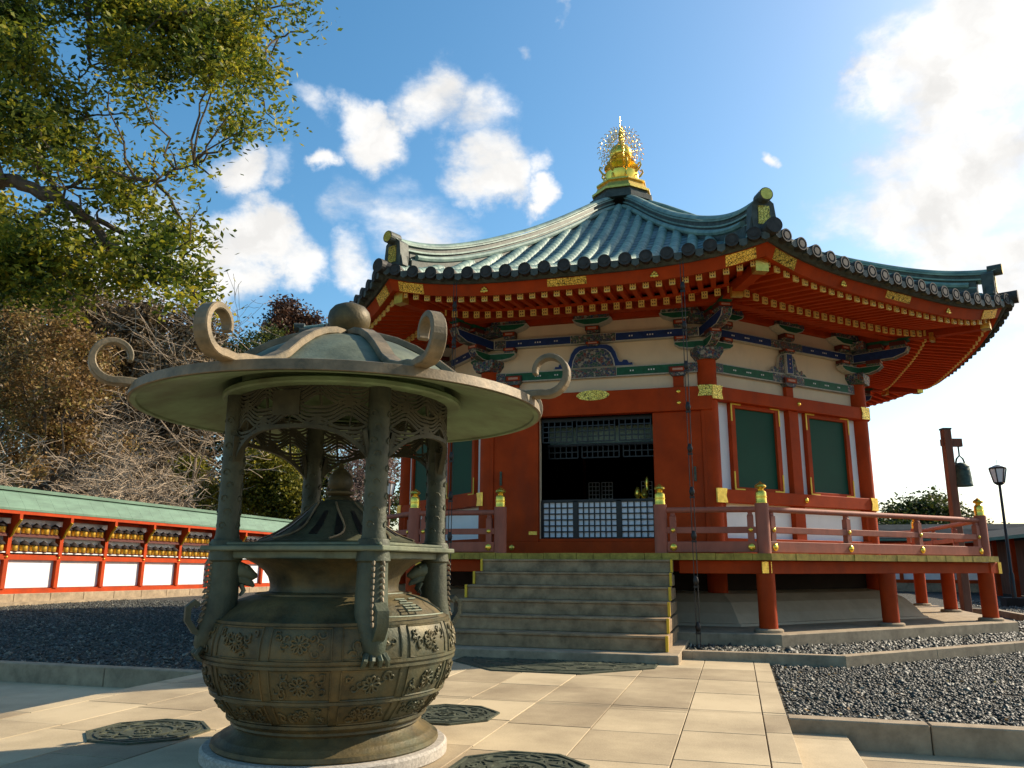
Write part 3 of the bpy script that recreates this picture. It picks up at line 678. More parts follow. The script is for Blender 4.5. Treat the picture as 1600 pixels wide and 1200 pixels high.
for k in range(8):
    m=MB(); strip(m,k,[(4.7,zbase(4.7)+.055),(6.12,zbase(6.12)+.055),(6.12,zbase(6.12)+.075),(4.7,zbase(4.7)+.075)]); 
    strip(m,k,[(6.0,zbase(6.0)+.078),(6.14,zbase(6.12)+.058),(6.14,zbase(6.12)+.10),(6.0,zbase(6.0)+.115)])
    H(m,'soffit_board','orange')
    m=MB(); strip(m,k,[(6.0,zfly(6.0)+.05),(7.1,zfly(7.05)+.05),(7.1,zfly(7.05)+.07),(6.0,zfly(6)+.07)]); H(m,'soffit_board','orange')
    m=MB(); strip(m,k,[(6.99,5.36),(7.17,5.315),(7.26,5.50),(6.99,5.50)],16); fb=H(m,'eave_fascia','red')
    if k in(0,1,7):
        T=fT(k)
        def flow(c,w,h0,h1,nm='gilt_fitting',mt='lace'):
            mm=MB(T); vs=[]; n=6
            for i in range(n+1):
                u=c+w*(-.5+i/n)
                for f,dd in((h0,0),(h1,0),(h1,1),(h0,1)):
                    cc=clampc(u,7.2); z=5.315+f*.185+lift(cc,7.2); d=7.17+f*.09+(.012 if dd else -.01); vs.append((u,d,z))
            fs=[(i*4+j,i*4+(j+1)%4,i*4+4+(j+1)%4,i*4+4+j) for i in range(n) for j in range(4)]+[(3,2,1,0),(n*4,n*4+1,n*4+2,n*4+3)]
            mm.add(vs,fs); return mm.build(nm,mt,fb)
        flow(0,.62,.28,.85); flow(2.62,.44,.05,.85); flow(-2.62,.44,.05,.85)
        for uu in(-1.35,1.35):
            mm=MB(T)
            mm.smooth=True
            for (ox,oz,q) in((0,0,.030),(-.042,.0,.022),(.042,.0,.022),(-.026,.036,.020),(.026,.036,.020),(0,.058,.020)): mm.ball((uu+ox,7.235,5.37+oz+lift(clampc(uu,7.2),7.2)),q,1,.5,1.1,8,6)
            mm.build('gilt_flame_mark','gold',fb)
    m=MB(); strip(m,k,[(7.1,5.50),(7.30,5.48),(7.38,5.55),(7.38,5.585),(7.1,5.585)],16,full=.26); H(m,'eave_board','copperdk')
# hip rafters with gilt ends
for k in range(8):
    m=MB(cT(k)); Rh=7.62
    zz=lambda r:(zfly(min(6.95,r*C22))+lift(1,r*C22)-.02) if r>6.5 else (zbase(r*C22)+lift(1,r*C22)-.02)
    vs=[]; rs=[5.2,5.8,6.4,6.9,7.3,Rh]
    for r in rs:
        z=5.62+(5.40-5.62)*(r-5.2)/(Rh-5.2)+.12*((r-5.2)/(Rh-5.2))**3
        vs+=[(-.085,r,z-.13),(.085,r,z-.13),(.085,r,z+.04),(-.085,r,z+.04)]
    n=len(rs)-1; m.add(vs,[(i*4+j,i*4+(j+1)%4,i*4+4+(j+1)%4,i*4+4+j) for i in range(n) for j in range(4)]+[(3,2,1,0),(n*4,n*4+1,n*4+2,n*4+3)])
    hp=H(m,'hip_rafter','red')
    if k in(0,1,7,6,2):
        m=MB(cT(k)); z=5.40+.12; m.box(-.10,.10,Rh-.14,Rh+.012,z-.145,z+.055); m.build('gilt_hip_end','gold',hp); m=MB(cT(k)); m.box(-.095,.095,6.62,6.70,5.30,5.46); m.build('gilt_hip_end','gold',hp)
# ---------------------------------------------------------------- roof
PD=[(.5,9.82),(.75,9.64),(1.45,9.10),(2.6,8.28),(3.75,7.50),(5.08,6.68),(6.23,6.05),(6.9,5.76),(7.42,5.58)]
def zmid(d):
    if d<=PD[0][0]: return PD[0][1]
    for (a,za),(b,zb) in zip(PD,PD[1:]):
        if d<=b: return za+(zb-za)*(d-a)/(b-a)
    return PD[-1][1]
_zs=np.array([zmid(x) for x in np.linspace(.5,7.42,120)]); 
for _ in range(25): _zs[1:-1]=(_zs[:-2]+_zs[1:-1]*2+_zs[2:])/4
def zmid(d): return float(np.interp(d,np.linspace(.5,7.42,120),_zs))
def zroof(u,d):
    c=min(1,abs(u)/(d*T22)) if d>0 else 0
    return zmid(d)+c**3.4*.27*max(0,min(1,(d-1.5)/5.9))
for k in range(8):
    m=MB(fT(k)); m.smooth=True; m.mi=1; nd=26; nc=10; vs=[]
    for i in range(nd+1):
        d=.5+(7.42-.5)*i/nd
        for j in range(nc+1): c=-1+2*j/nc; vs.append((c*d*T22,d,zroof(c*d*T22,d)))
    m.add(vs,[(i*(nc+1)+j,i*(nc+1)+j+1,(i+1)*(nc+1)+j+1,(i+1)*(nc+1)+j) for i in range(nd) for j in range(nc)])
    m.mi=0
    for i in range(-10,11):
        u=i*.313; d0=max(.72,abs(u)/T22+.05)
        if d0>7.3: continue
        N_=max(3,int((7.44-d0)/.22)); vs=[]; sg=7; step=[]
        dl=[d0+(7.44-d0)*j/N_ for j in range(N_+1)]
        for j in range(N_):
            a,b=dl[j],dl[j+1]
            for d,rr in((a,.098),(b-.012,.106),(b-.004,.098)):
                z=zroof(u,d)
                for q in range(sg): w=PI*q/(sg-1); vs.append((u+rr*math.cos(w),d,z-.01+rr*1.15*math.sin(w)))
        n_=len(vs)//sg
        m.add(vs,[(a*sg+q,a*sg+q+1,(a+1)*sg+q+1,(a+1)*sg+q) for a in range(n_-1) for q in range(sg-1)])
    m.smooth=False; m.mi=1
    for j in range(24):
        d=7.25-.26*j
        if d<1: break
        hw=d*T22-.05; n_=8; vs=[]
        for q in range(n_+1):
            u=-hw+2*hw*q/n_; vs+=[(u,d+.02,zroof(u,d+.02)+.002),(u,d+.018,zroof(u,d+.02)+.014),(u,d-.16,zroof(u,d-.16)+.003)]
        m.add(vs,[(q*3+t,q*3+t+1,q*3+t+4,q*3+t+3) for q in range(n_) for t in range(2)])
    H(m,'roof_slope',['copper','copperpan'])
    m=MB(fT(k)); m.smooth=False
    for i in range(-10,11):
        u=i*.313*(.985 if abs(i)==10 else 1); z=zroof(min(abs(u),7.42*T22),7.42)+.035; sg=16
        m.mi=0
        pr=[(.102,-.16),(.102,.02),(.085,.02),(.085,.012),(.055,.012),(.055,.022),(.001,.022)]
        vs=[];n=len(pr)
        for q in range(sg):
            a=2*PI*q/sg
            for r_,h in pr: vs.append((u+r_*math.cos(a),7.42+h+.02,z+r_*math.sin(a)))
        m.add(vs,[(q*n+j,((q+1)%sg)*n+j,((q+1)%sg)*n+j+1,q*n+j+1) for q in range(sg) for j in range(n-1)])
    m.mi=1
    for i in range(-10,10):
        u0=i*.313+.1; u1=u0+.113; z0=zroof(u0,7.42); P=[(u0,z0+.02),(u1,z0+.02),(u1,z0-.07),((u0+u1)/2,z0-.10),(u0,z0-.07)]
        m.prism(P,7.36,7.45,'y')
    H(m,'eave_tile_row',['disc','copperdk'])
RT=[(.62,10.02),(.94,9.86),(1.57,9.46),(2.82,8.66),(3.48,8.27),(4.06,7.93),(5.4,7.24),(6.3,6.84),(6.85,6.64),(7.4,6.50),(7.8,6.46)]
rr_=np.linspace(.62,7.75,60); rz_=np.interp(rr_,[a for a,b in RT],[b for a,b in RT])
for _ in range(12): rz_[1:-1]=(rz_[:-2]+rz_[1:-1]*2+rz_[2:])/4
for k in range(8):
    T=cT(k); m=MB(T)
    def layer(w,hlo,hhi,n0=0,n1=60,mi=0,off=0):
        m.mi=mi; vs=[]
        for i in range(n0,n1):
            r,z=rr_[i],rz_[i]; 
            vs+=[(-w,r,z+hlo),(w,r,z+hlo),(w,r,z+hhi),(-w,r,z+hhi)]
        n=n1-n0-1; m.add(vs,[(i*4+j,i*4+(j+1)%4,i*4+4+(j+1)%4,i*4+4+j) for i in range(n) for j in range(4)]+[(3,2,1,0),(n*4,n*4+1,n*4+2,n*4+3)])
    layer(.17,-.62,-.36,mi=1,n1=58); layer(.15,-.36,-.335,mi=0,n1=58); layer(.115,-.335,-.20,mi=1,n1=58); layer(.15,-.20,-.17,n1=59); layer(.105,-.17,-.09,mi=1,n1=59); layer(.135,-.09,-.06)
    m.mi=0; m.smooth=True; pts=[(0,rr_[i],rz_[i]-.045) for i in range(60)]+[(0,7.86,rz_[-1]+.0)]
    vs=[];sg=9
    for (x,r,z) in pts:
        for q in range(sg): w=PI*q/(sg-1); vs.append((.105*math.cos(w),r,z+.085*math.sin(w)))
    m.add(vs,[(a*sg+q,a*sg+q+1,(a+1)*sg+q+1,(a+1)*sg+q) for a in range(len(pts)-1) for q in range(sg-1)])
    for s in(-1,1):
        m.tube([(s*.155,rr_[i],rz_[i]-.30) for i in range(0,57)],.055,8)
    rd=H(m,'roof_ridge',['copper','copperdk'])
    # end block
    m=MB(T); z=rz_[-1]; 
    m.prism([(-.17,z-.52),(.17,z-.52),(.19,z-.30),(.165,z-.08),(.10,z-.02),(-.10,z-.02),(-.165,z-.08),(-.19,z-.30)],7.60,7.80,'y')
    m.prism([(-.24,z-.50),(-.17,z-.50),(-.185,z-.28)],7.66,7.78,'y'); m.prism([(.24,z-.50),(.17,z-.50),(.185,z-.28)],7.66,7.78,'y')
    m.mi=1; m.prism([(-.095,z-.42),(.095,z-.42),(.085,z-.13),(-.085,z-.13)],7.795,7.815,'y')
    m.mi=0; sgT=lambda x,y,zz:T(x,y,zz)
    P=[(.105*math.cos(2*PI*q/18),z+.005+.105*math.sin(2*PI*q/18)) for q in range(18)]; m.prism(P,7.70,7.93,'y')
    m.mi=2; m.prism([(x*.86,z+.005+(b-z-.005)*.86) for x,b in P],7.925,7.94,'y')
    m.build('ridge_end_ornament',['copperdk','lace','gold'],rd)
    m=MB(T); zz=zroof(7.42*T22,7.42)+.05; P=[(.12*math.cos(2*PI*q/18),zz+.12*math.sin(2*PI*q/18)) for q in range(18)]; m.prism(P,7.7,8.12,'y'); m.build('corner_tile_end','disc',rd)
# finial
m=MB(); 
def octring(m,prof):
    vs=[]; n=len(prof)
    for r,z in prof:
        for k in range(8): vs.append(corner(k,r,z))
    m.add(vs,[(j*8+k,j*8+(k+1)%8,(j+1)*8+(k+1)%8,(j+1)*8+k) for j in range(n-1) for k in range(8)]+[tuple(range(8))[::-1],tuple((n-1)*8+k for k in range(8))])
octring(m,[(.84,9.95),(.84,10.08),(.74,10.10),(.72,10.22)]); H(m,'finial_curb','copperdk')
m=MB(); octring(m,[(.78,10.22),(.78,10.28),(.70,10.31),(.62,10.48),(.66,10.50),(.66,10.54),(.45,10.56)]); fin=H(m,'finial','gold')
m=MB(); m.smooth=True; m.lathe([(.42,10.54),(.44,10.6),(.40,10.66),(.43,10.78),(.44,10.88),(.38,10.95),(.28,11.0),(.30,11.03),(.44,11.08),(.40,11.12),(.30,11.16),(.36,11.22),(.30,11.27),(.2,11.30)],0,0,24); m.build('finial_drum','goldp',fin)
m=MB(); m.smooth=True; m.lathe([(.16,11.26),(.25,11.32),(.295,11.44),(.28,11.56),(.2,11.68),(.10,11.76),(.05,11.84),(.03,12.0),(.035,12.05),(.02,12.1),(.014,12.2),(.008,12.58)],0,0,20); m.build('finial_jewel','goldp',fin)
m=MB(); m.smooth=True
for j in range(8):
    a=R(22.5+45*j); P=[]
    for t,(r,z) in enumerate([(.40,10.84),(.50,10.90),(.57,11.0),(.55,11.08),(.50,11.07),(.51,11.02)]): P.append((r*math.sin(a),-r*math.cos(a),z))
    m.tube(P,[.03,.03,.028,.025,.022,.015],6)
    m.build('finial_scroll','gold',fin); m=MB(); m.smooth=True; P=[(r*math.sin(a),-r*math.cos(a),z) for r,z in[(.40,10.62),(.47,10.66),(.46,10.76),(.42,10.79)]]; m.tube(P,.02,5); m.build('finial_scroll','gold',fin); m=MB(); m.smooth=True
m=MB(); m.smooth=True
for pl in range(4):
    a0=PI/4*pl+R(17)
    for s in(0,1):
        rg=random.Random(5+pl*2+s)
        sx=1 if s else -1
        for ring,(rr0,nn) in enumerate([(.56,12),(.46,10),(.37,8)]):
            for j in range(nn):
                th=R(-62)+R(150)*j/(nn-1); cx,cz=rr0*math.cos(th),11.56+rr0*math.sin(th)*1.08
                P=[]
                for q in range(6):
                    w=th+q*.9+ring; P.append(((cx+.052*math.cos(w)*(1-q*.09))*sx*math.cos(a0),(cx+.052*math.cos(w)*(1-q*.09))*sx*math.sin(a0),cz+.052*math.sin(w)))
                m.tube(P,.0095,4)
m.build('finial_openwork_halo','gold',fin)
#==MARK VERANDA==
# ================================================================ VERANDA
AD=6.536
ver=thing('veranda','raised wooden veranda with faded red railings and gilt post caps round the hall','veranda',(0,0,0))
def V(mb,name,mats,parent=ver,**k): return mb.build(name,mats,parent,**k)
m=MB(); m.prism(octpoly(6.60),1.20,1.275,'z'); V(m,'deck_floor','deckedge')
for k in range(8):
    T=fT(k); m=MB(T); hw=6.73*T22; n=22
    for i in range(n):
        a,b=-hw+2*hw*i/n,-hw+2*hw*(i+1)/n; dz=random.uniform(-.004,.004)
        ia,ib=a*(6.2/6.73),b*(6.2/6.73)
        m.add([(ia+.003,6.2,1.19),(ib-.003,6.2,1.19),(b-.003,6.73+dz,1.19),(a+.003,6.73+dz,1.19),(ia+.003,6.2,1.285+dz),(ib-.003,6.2,1.285+dz),(b-.003,6.73+dz,1.285+dz),(a+.003,6.73+dz,1.285+dz)],[(0,3,2,1),(4,5,6,7),(0,1,5,4),(1,2,6,5),(2,3,7,6),(3,0,4,7)])
    V(m,'deck_edge_boards','deckedge')
    m=MB(T); hw=6.6*T22; e=.32
    if k==0: m.box(1.5,hw+.05,6.45,6.60,1.0,1.185); m2=MB(T); m2.box(-hw-e+.3,-1.5,6.45,6.60,1.0,1.185); V(m2,'deck_beam','red',bevel=.006)
    else: m.box(-hw-.04,hw+e,6.452,6.602,1.0,1.184)
    bm_=V(m,'deck_beam','red',bevel=.006)
    if k:
        m=MB(T); m.box(hw+e-.09,hw+e+.006,6.445,6.609,.995,1.189); m.build('gilt_beam_end','yellow',bm_)
    m=MB(T); m.box(-hw+.2,hw-.2,5.6,5.72,1.02,1.19); V(m,'inner_beam','red')
m=MB(T:=fT(1)); m.box(-2.85,-2.66,6.60,6.612,1.01,1.17); V(m,'gilt_beam_plate','gold')
for k in range(8):
    pos=[corner(k,AD/C22-.02,0)]
    if k: pos.append(fT(k)(0,AD-.02,0))
    for x,y,_ in pos:
        m=MB(); m.smooth=True; m.lathe([(.128,.23),(.128,1.0)],x,y,20); p=V(m,'deck_column','red')
        m=MB(); m.smooth=True; m.lathe([(.20,.19),(.20,.235),(.18,.25),(.13,.252)],x,y,20); m.build('column_base_stone','kerb',p)
def bigpost(x,y):
    m=MB(); m.smooth=True; m.lathe([(.098,1.28),(.098,2.0)],x,y,20); p=V(m,'railing_post','rail')
    m=MB(); m.smooth=True; m.lathe([(.078,1.99),(.082,2.0),(.082,2.01),(.078,2.02),(.078,2.08),(.083,2.085),(.083,2.095),(.078,2.10),(.077,2.15),(.068,2.175),(.05,2.19),(.042,2.205),(.05,2.215),(.075,2.225),(.084,2.24),(.078,2.262),(.05,2.282),(.022,2.30),(.004,2.318)],x,y,20); m.build('gilt_post_cap','goldp',p)
for k in range(8): x,y,_=corner(k,AD/C22,0); bigpost(x,y)
for s in(-1,1): bigpost(s*1.25,-AD)
def railrun(T,u0,u1,posts):
    m=MB(T); m.box(u0,u1,AD-.05,AD+.05,1.30,1.455); b=V(m,'bottom_rail','rail',bevel=.006)
    m=MB(T); m.box(u0,u1,AD-.035,AD+.035,1.575,1.665); md=V(m,'middle_rail','rail',bevel=.005)
    m=MB(T); m.smooth=True; m.tube([(u0,AD,1.915),(u1,AD,1.915)],.042,12); V(m,'top_rail','rail')
    for u in posts:
        m=MB(T); m.box(u-.045,u+.045,AD-.044,AD+.044,1.455,1.82); m.box(u-.03,u+.03,AD-.03,AD+.03,1.82,1.88); m.smooth=True; m.lathe([(.03,1.80),(.045,1.83),(.028,1.86),(.05,1.885)],u,0,10,T=lambda x,y,z:T(x,AD+y,z)); V(m,'rail_post','rail')
        m=MB(T); m.smooth=True; m.ball((u,AD+.055,1.375),.055,1,.5,1,12,6); m.build('gilt_boss','goldp',b)
        m=MB(T); m.smooth=True; m.ball((u,AD+.05,1.62),.034,1,.6,1,10,6); m.build('gilt_boss','goldp',md)
HD=AD*T22
for k in range(1,8): railrun(fT(k),-HD+.09,HD-.09,(-HD+.17,-.89,.89,HD-.17))
railrun(fT(0),-HD+.09,-1.34,(-HD+.17,-1.43)); railrun(fT(0),1.34,HD-.09,(1.43,HD-.17))
# stairs
st=thing('stone_staircase','grey stone staircase with yellow edged steps up to the hall doors','stairs',(0,-7.7,0))
m=MB(); m.box(-1.46,1.61,-8.97,-6.6,-.02,.10); m.build('foot_slab','kerb',st,bevel=.008)
nst=6; rise=(1.19-.10)/nst
for i in range(nst):
    z0=.10+rise*i; yf=-8.62+.335*i; hwl=1.46-.008*i
    m=MB(); m.box(-hwl,hwl,yf,-6.62,z0+.001,z0+rise-.03); m.box(-hwl,hwl,yf-.02,yf+.36 if i<nst-1 else -6.62,z0+rise-.03,z0+rise); s_=m.build('step','stone',st,bevel=.006)
    for s in(-1,1):
        a,b=sorted((s*(hwl-.02),s*(hwl+.012))); m=MB(); m.box(a,b,yf-.028,yf+.03,z0+.008,z0+rise+.004); m.build('yellow_edge_strip','yellow',s_)
# rain chains
for (x,lab) in((-1.77,'thin dark rain chain hanging from the eave left of the doors'),(1.77,'thin dark rain chain hanging from the eave right of the doors')):
    rc=thing('rain_chain',lab,'rain chain',(x,-7.43,.02),'rain chains hanging from the front eave')
    m=MB(); m.smooth=True
    for sx in(-.022,.022): m.tube([(x+sx,-7.43,.02),(x+sx,-7.43,5.5)],.0065,5)
    m.build('chain_line','chain',rc)
    for j in range(9):
        z=.25+j*.6; m=MB(); m.smooth=True; m.lathe([(.01,0),(.032,.02),(.04,.06),(.03,.10),(.01,.13)],x,-7.43,10,z); m.box(x-.035,x+.035,-7.44,-7.42,z-.03,z-.005); m.build('chain_cup','chain',rc)
# octagonal cast plates in the paving
def plate(cx,cy,r,label,seed):
    p=thing('cast_iron_plate',label,'ground plate',(cx,cy,0),'octagonal cast plates set in the paving')
    oc=lambda rr:[(cx+rr*math.cos(R(22.5+45*i)),cy+rr*math.sin(R(22.5+45*i))) for i in range(8)]
    m=MB(); m.prism(oc(r),-.02,.006,'z'); m.build('plate_body','iron',p)
    m=MB()
    for rr in (r*.985,r*.8,r*.42):
        pts=[(a,b,.008) for a,b in (oc(rr) if rr>r*.9 else [(cx+rr*math.cos(2*PI*i/32),cy+rr*math.sin(2*PI*i/32)) for i in range(32)])]
        m.tube(pts,1,flat=(.006,.012),closed=True,upv=(0,0,1))
    for i in range(8):
        a=2*PI*i/8; 
        for s in(-1,1):
            P=[]
            for q in range(9):
                w=q/8; rad=r*(.46+.32*w); an=a+s*.32*math.sin(w*PI)
                P.append((cx+rad*math.cos(an),cy+rad*math.sin(an),.008))
            m.tube(P,1,flat=(.005,.008),upv=(0,0,1))
        P=[(cx+r*.12*math.cos(a)+r*.1*math.cos(a*3+q),cy+r*.12*math.sin(a)+r*.1*math.sin(a*3+q),.008) for q in range(5)]; m.tube(P,1,flat=(.005,.007),upv=(0,0,1))
    rg=random.Random(seed)
    for i in range(int(50*r)):
        a=rg.uniform(0,2*PI); rad=r*math.sqrt(rg.uniform(.03,.7)); x,y=cx+rad*math.cos(a),cy+rad*math.sin(a); w=rg.uniform(0,6)
        m.tube([(x+.05*math.cos(w+q*.8)*(1-q*.12),y+.05*math.sin(w+q*.8)*(1-q*.12),.008) for q in range(6)],1,flat=(.004,.005),upv=(0,0,1))
    m.build('cast_relief','iron',p)
plate(-1.60,-13.78,.40,'cast octagonal plate in the paving left of the incense burner, half in its shadow',1)
plate(.12,-12.60,.40,'cast octagonal plate in the paving right behind the incense burner foot',2)
plate(1.07,-14.02,.40,'cast octagonal plate at the bottom edge right of the incense burner',3)
plate(.20,-8.92,1.28,'large octagonal cast plate at the foot of the stone stairs',4)
#==MARK BURNER==
# ================================================================ INCENSE BURNER
BX,BY=-.168,-13.95
bur=thing('incense_burner','large weathered bronze incense burner with domed canopy on four pillars','incense burner',(BX,BY,0))
def B(mb,name,mats,parent=bur,**k): return mb.build(name,mats,parent,**k)
def bp(r,az,z): a=R(az); return (BX+r*math.sin(a),BY-r*math.cos(a),z)
m=MB(); m.smooth=True; m.lathe([(.1,0),(.722,0),(.732,.01),(.732,.062),(.718,.075),(.1,.075)],BX,BY,72); B(m,'stone_base','granite')
BP=[(.30,.072),(.715,.072),(.725,.085),(.72,.108),(.69,.118),(.675,.135),(.665,.14),(.62,.158),(.59,.185),(.572,.20),(.568,.212),(.58,.222),(.60,.235),(.615,.25),(.66,.295),(.705,.345),(.742,.40),(.772,.46),(.79,.52),(.802,.575),(.806,.62),(.803,.68),(.792,.73),(.772,.775),(.745,.808),(.735,.812),(.70,.845),(.65,.875),(.59,.902),(.52,.925),(.45,.942),(.405,.955),(.40,.975),(.402,1.0),(.415,1.04),(.445,1.08),(.49,1.115),(.54,1.14),(.555,1.15),(.3,1.15)]
BP=[(a*(.948 if .24<b<.93 and a>.6 else (.935 if b<.2 else 1)),b) for a,b in BP]
m=MB(); m.smooth=True; m.lathe(BP,BX,BY,96); bowl=B(m,'bowl','bronze')
def rz(z):
    P=[p for p in BP if .2<=p[1]<=1.0]
    return float(np.interp(z,[p[1] for p in P],[p[0] for p in P]))
def on(az,z,off=.004): return bp(rz(z)+off,az,z)
m=MB()
for z,w in((.60,.010),(.572,.007),(.795,.009),(.385,.009),(.245,.01),(.935,.006)):
    m.tube([on(i*5,z,.002) for i in range(72)],1,flat=(.008,w),closed=True,upv=None)
NP=12
for row,(z0,z1) in enumerate(((.615,.78),(.40,.56),(.262,.37))):
    for j in range(NP):
        a0=j*30+2.2+(row%2)*0; a1=a0+25.6
        P=[(a0,z0),(a0,z1),(a1,z1),(a1,z0)]; pts=[]
        for (p,q),(p2,q2) in zip(P,P[1:]+P[:1]):
            for t in range(6): pts.append(on(p+(p2-p)*t/6,q+(q2-q)*t/6,.003))
        m.tube(pts,.0055,4,closed=True)
B(m,'panel_frame_band','bronze',bowl)
def relief(az0,az1,z0,z1,seed):
    m=MB(); m.smooth=True; rg=random.Random(seed); cx=(az0+az1)/2; cz=(z0+z1)/2; W_=(az1-az0)/2; Hh=(z1-z0)/2
    k=57.3/rz(cz)
    # centre blossom
    for j in range(9):
        th=2*PI*j/9; P=[]
        for q in range(7):
            w=q/6; rad=.012+Hh*.55*math.sin(w*PI)*1; an=th+(w-.5)*1.1
            P.append(on(cx+rad*math.cos(an)*k,cz+rad*math.sin(an)*.95,.006))
        m.tube(P,[.004,.006,.007,.007,.007,.006,.004],5)
    m.ball(on(cx,cz,.004),.014,1,1,1,8,6)
    # scrolling leaves
    for s in(-1,1):
        for t_ in range(5):
            px=s*(.3+.6*rg.random())*W_; pz=(rg.random()*1.6-.8)*Hh; d0=rg.uniform(0,6.28); rad=rg.uniform(.018,.032); P=[];rr=[]
            for q in range(9):
                w=d0+q*.62*s; r_=rad*(1-q*.085)
                aa=px+r_*math.cos(w)*k; zz=pz+r_*math.sin(w)
                aa=max(-W_*.95,min(W_*.95,aa)); zz=max(-Hh*.92,min(Hh*.92,zz))
                P.append(on(cx+aa,cz+zz,.005)); rr.append(.0075*(1-q*.07))
            m.tube(P,rr,5)
    return m
for row,(z0,z1) in enumerate(((.615,.78),(.40,.56),(.262,.37))):
    for j in range(NP):
        a0=j*30+2.2; az=(a0+12)%360
        if row==2 and j%1: continue
        if -100<((az-28+180)%360-180)<100:
            B(relief(a0+1.5,a0+24,z0+.01,z1-.01,row*50+j),'flower_relief','bronze',bowl)
# shoulder plaques
for az in (72,):
    m=MB()
    def sh(az_,t):  # along the shoulder
        r0,z0_=.73,.822; r1,z1_=.46,.943; r=r0+(r1-r0)*t; z=float(np.interp(r,[.40,.45,.52,.59,.65,.70,.735],[.955,.942,.925,.902,.875,.845,.812])); return bp(r+.003,az_,z+.006)
    pts=[sh(az-20+40*i/8,0.03) for i in range(9)]+[sh(az+20,t/5) for t in range(1,6)]+[sh(az+20-40*i/8,1) for i in range(1,9)]+[sh(az-20,1-t/5) for t in range(1,5)]
    m.tube(pts,.005,4,closed=True)
    B(m,'plaque_border','bronzeg',bowl)
    # three strokes of cast lettering (three, one and a field mark)
    m=MB()
    for (a,b,t0,t1) in((-6,2,.62,.62),(-5,1,.52,.52),(-7,3,.42,.42),(6,14,.62,.62),(-7,-7,.15,.32),(3,3,.15,.32),(-7,3,.15,.15),(-7,3,.32,.32),(-2,-2,.15,.32),(-7,3,.235,.235)):
        m.tube([sh(az+a+(b-a)*i/4,t0+(t1-t0)*i/4) for i in range(5)],.006,4)
    B(m,'cast_inscription','bronzeg',bowl)
# square rim plate with two tiers
m=MB(); s_=.592; m.box(BX-s_,BX+s_,BY-s_,BY+s_,1.195,1.225); m.box(BX-.56,BX+.56,BY-.56,BY+.56,1.225,1.245); m.box(BX-.53,BX+.53,BY-.53,BY+.53,1.15,1.195); B(m,'rim_plate','bronzeg',bevel=.006)
# pillars, legs
for az in(45,135,225,315):
    x,y,_=bp(.685,az,0)
    m=MB(); m.smooth=True; m.lathe([(.074,1.24),(.074,1.27),(.068,1.29),(.066,1.7),(.066,2.17)],x,y,24)
    for j in range(9):
        for an in (0,1.57,3.14,4.71):
            zc=1.34+j*.08; P=[]
            for q in range(8):
                w=q*.8; rad=.026*(1-q*.09); a_=an+rad*math.cos(w)/.067+(j%2)*.4; P.append((x+.069*math.sin(a_),y-.069*math.cos(a_),zc+rad*math.sin(w)))
            m.tube(P,.0042,4)
    p=B(m,'pillar','bronzep')
    m=MB(); m.smooth=True
    m.lathe([(.088,1.13),(.10,1.14),(.094,1.18),(.092,1.25),(.085,1.262),(.07,1.265)],x,y,20); m.build('pillar_foot','bronzep',p)
    # dragon leg
    m=MB(); m.smooth=True
    def q_(r,z,t=0): a=R(az); r-=.035; return (BX+r*math.sin(a)+t*math.cos(a),BY-r*math.cos(a)+t*math.sin(a),z)
    m.tube([q_(.72,1.15),q_(.72,1.05),q_(.72,.95),q_(.725,.87),q_(.745,.79),q_(.78,.71),q_(.80,.65),q_(.80,.60)],[.086,.088,.092,.094,.09,.078,.06,.022],14)
    lg=B(m,'dragon_leg','bronzep')
    m=MB(); m.smooth=True
    # head reaching inward with snout, jaw, horn
    m.tube([q_(.70,1.06),q_(.64,1.085),q_(.59,1.07),q_(.55,1.045),q_(.525,1.05)],[.05,.055,.042,.03,.012],10)
    m.tube([q_(.64,1.04),q_(.59,1.015),q_(.555,1.00),q_(.54,.985)],[.035,.026,.018,.008],8)
    for t in(-.035,.035): m.tube([q_(.66,1.10,t),q_(.70,1.13,t*1.2),q_(.74,1.12,t*1.4)],[.014,.012,.004],6); m.ball(q_(.60,1.10,t),.012,1,1,1,8,6)
    for t in(-.03,0,.03): m.tube([q_(.62,1.0,t),q_(.60,.96,t),q_(.62,.93,t)],[.012,.009,.003],5)
    m.build('dragon_head','bronzeg',lg)
    m=MB(); m.smooth=True
    for j in range(11):
        z=1.125-j*.033; rad=.812 if z>.85 else .812+(.85-z)*.3
        for t in((-.022),(.022)): m.tube([q_(rad-.03,z,t),q_(rad+.005,z+.006,t*1.3),q_(rad+.016,z-.01,t*1.4)],[.014,.011,.005],6)
    m.build('mane_spikes','bronzel',lg)
    m=MB(); m.smooth=True
    m.tube([q_(.80,.70),q_(.86,.735),q_(.905,.80),q_(.905,.87),q_(.87,.90),q_(.85,.875)],1,flat=(.034,.016),upv=(math.cos(R(az)),math.sin(R(az)),0))
    for t in(-.05,-.018,.018,.05): m.tube([q_(.82,.64,t),q_(.845,.61,t*1.3),q_(.83,.585,t*1.4),q_(.81,.575,t*1.5)],[.02,.018,.013,.005],6)
    m.build('claw_and_fin','bronzep',lg)
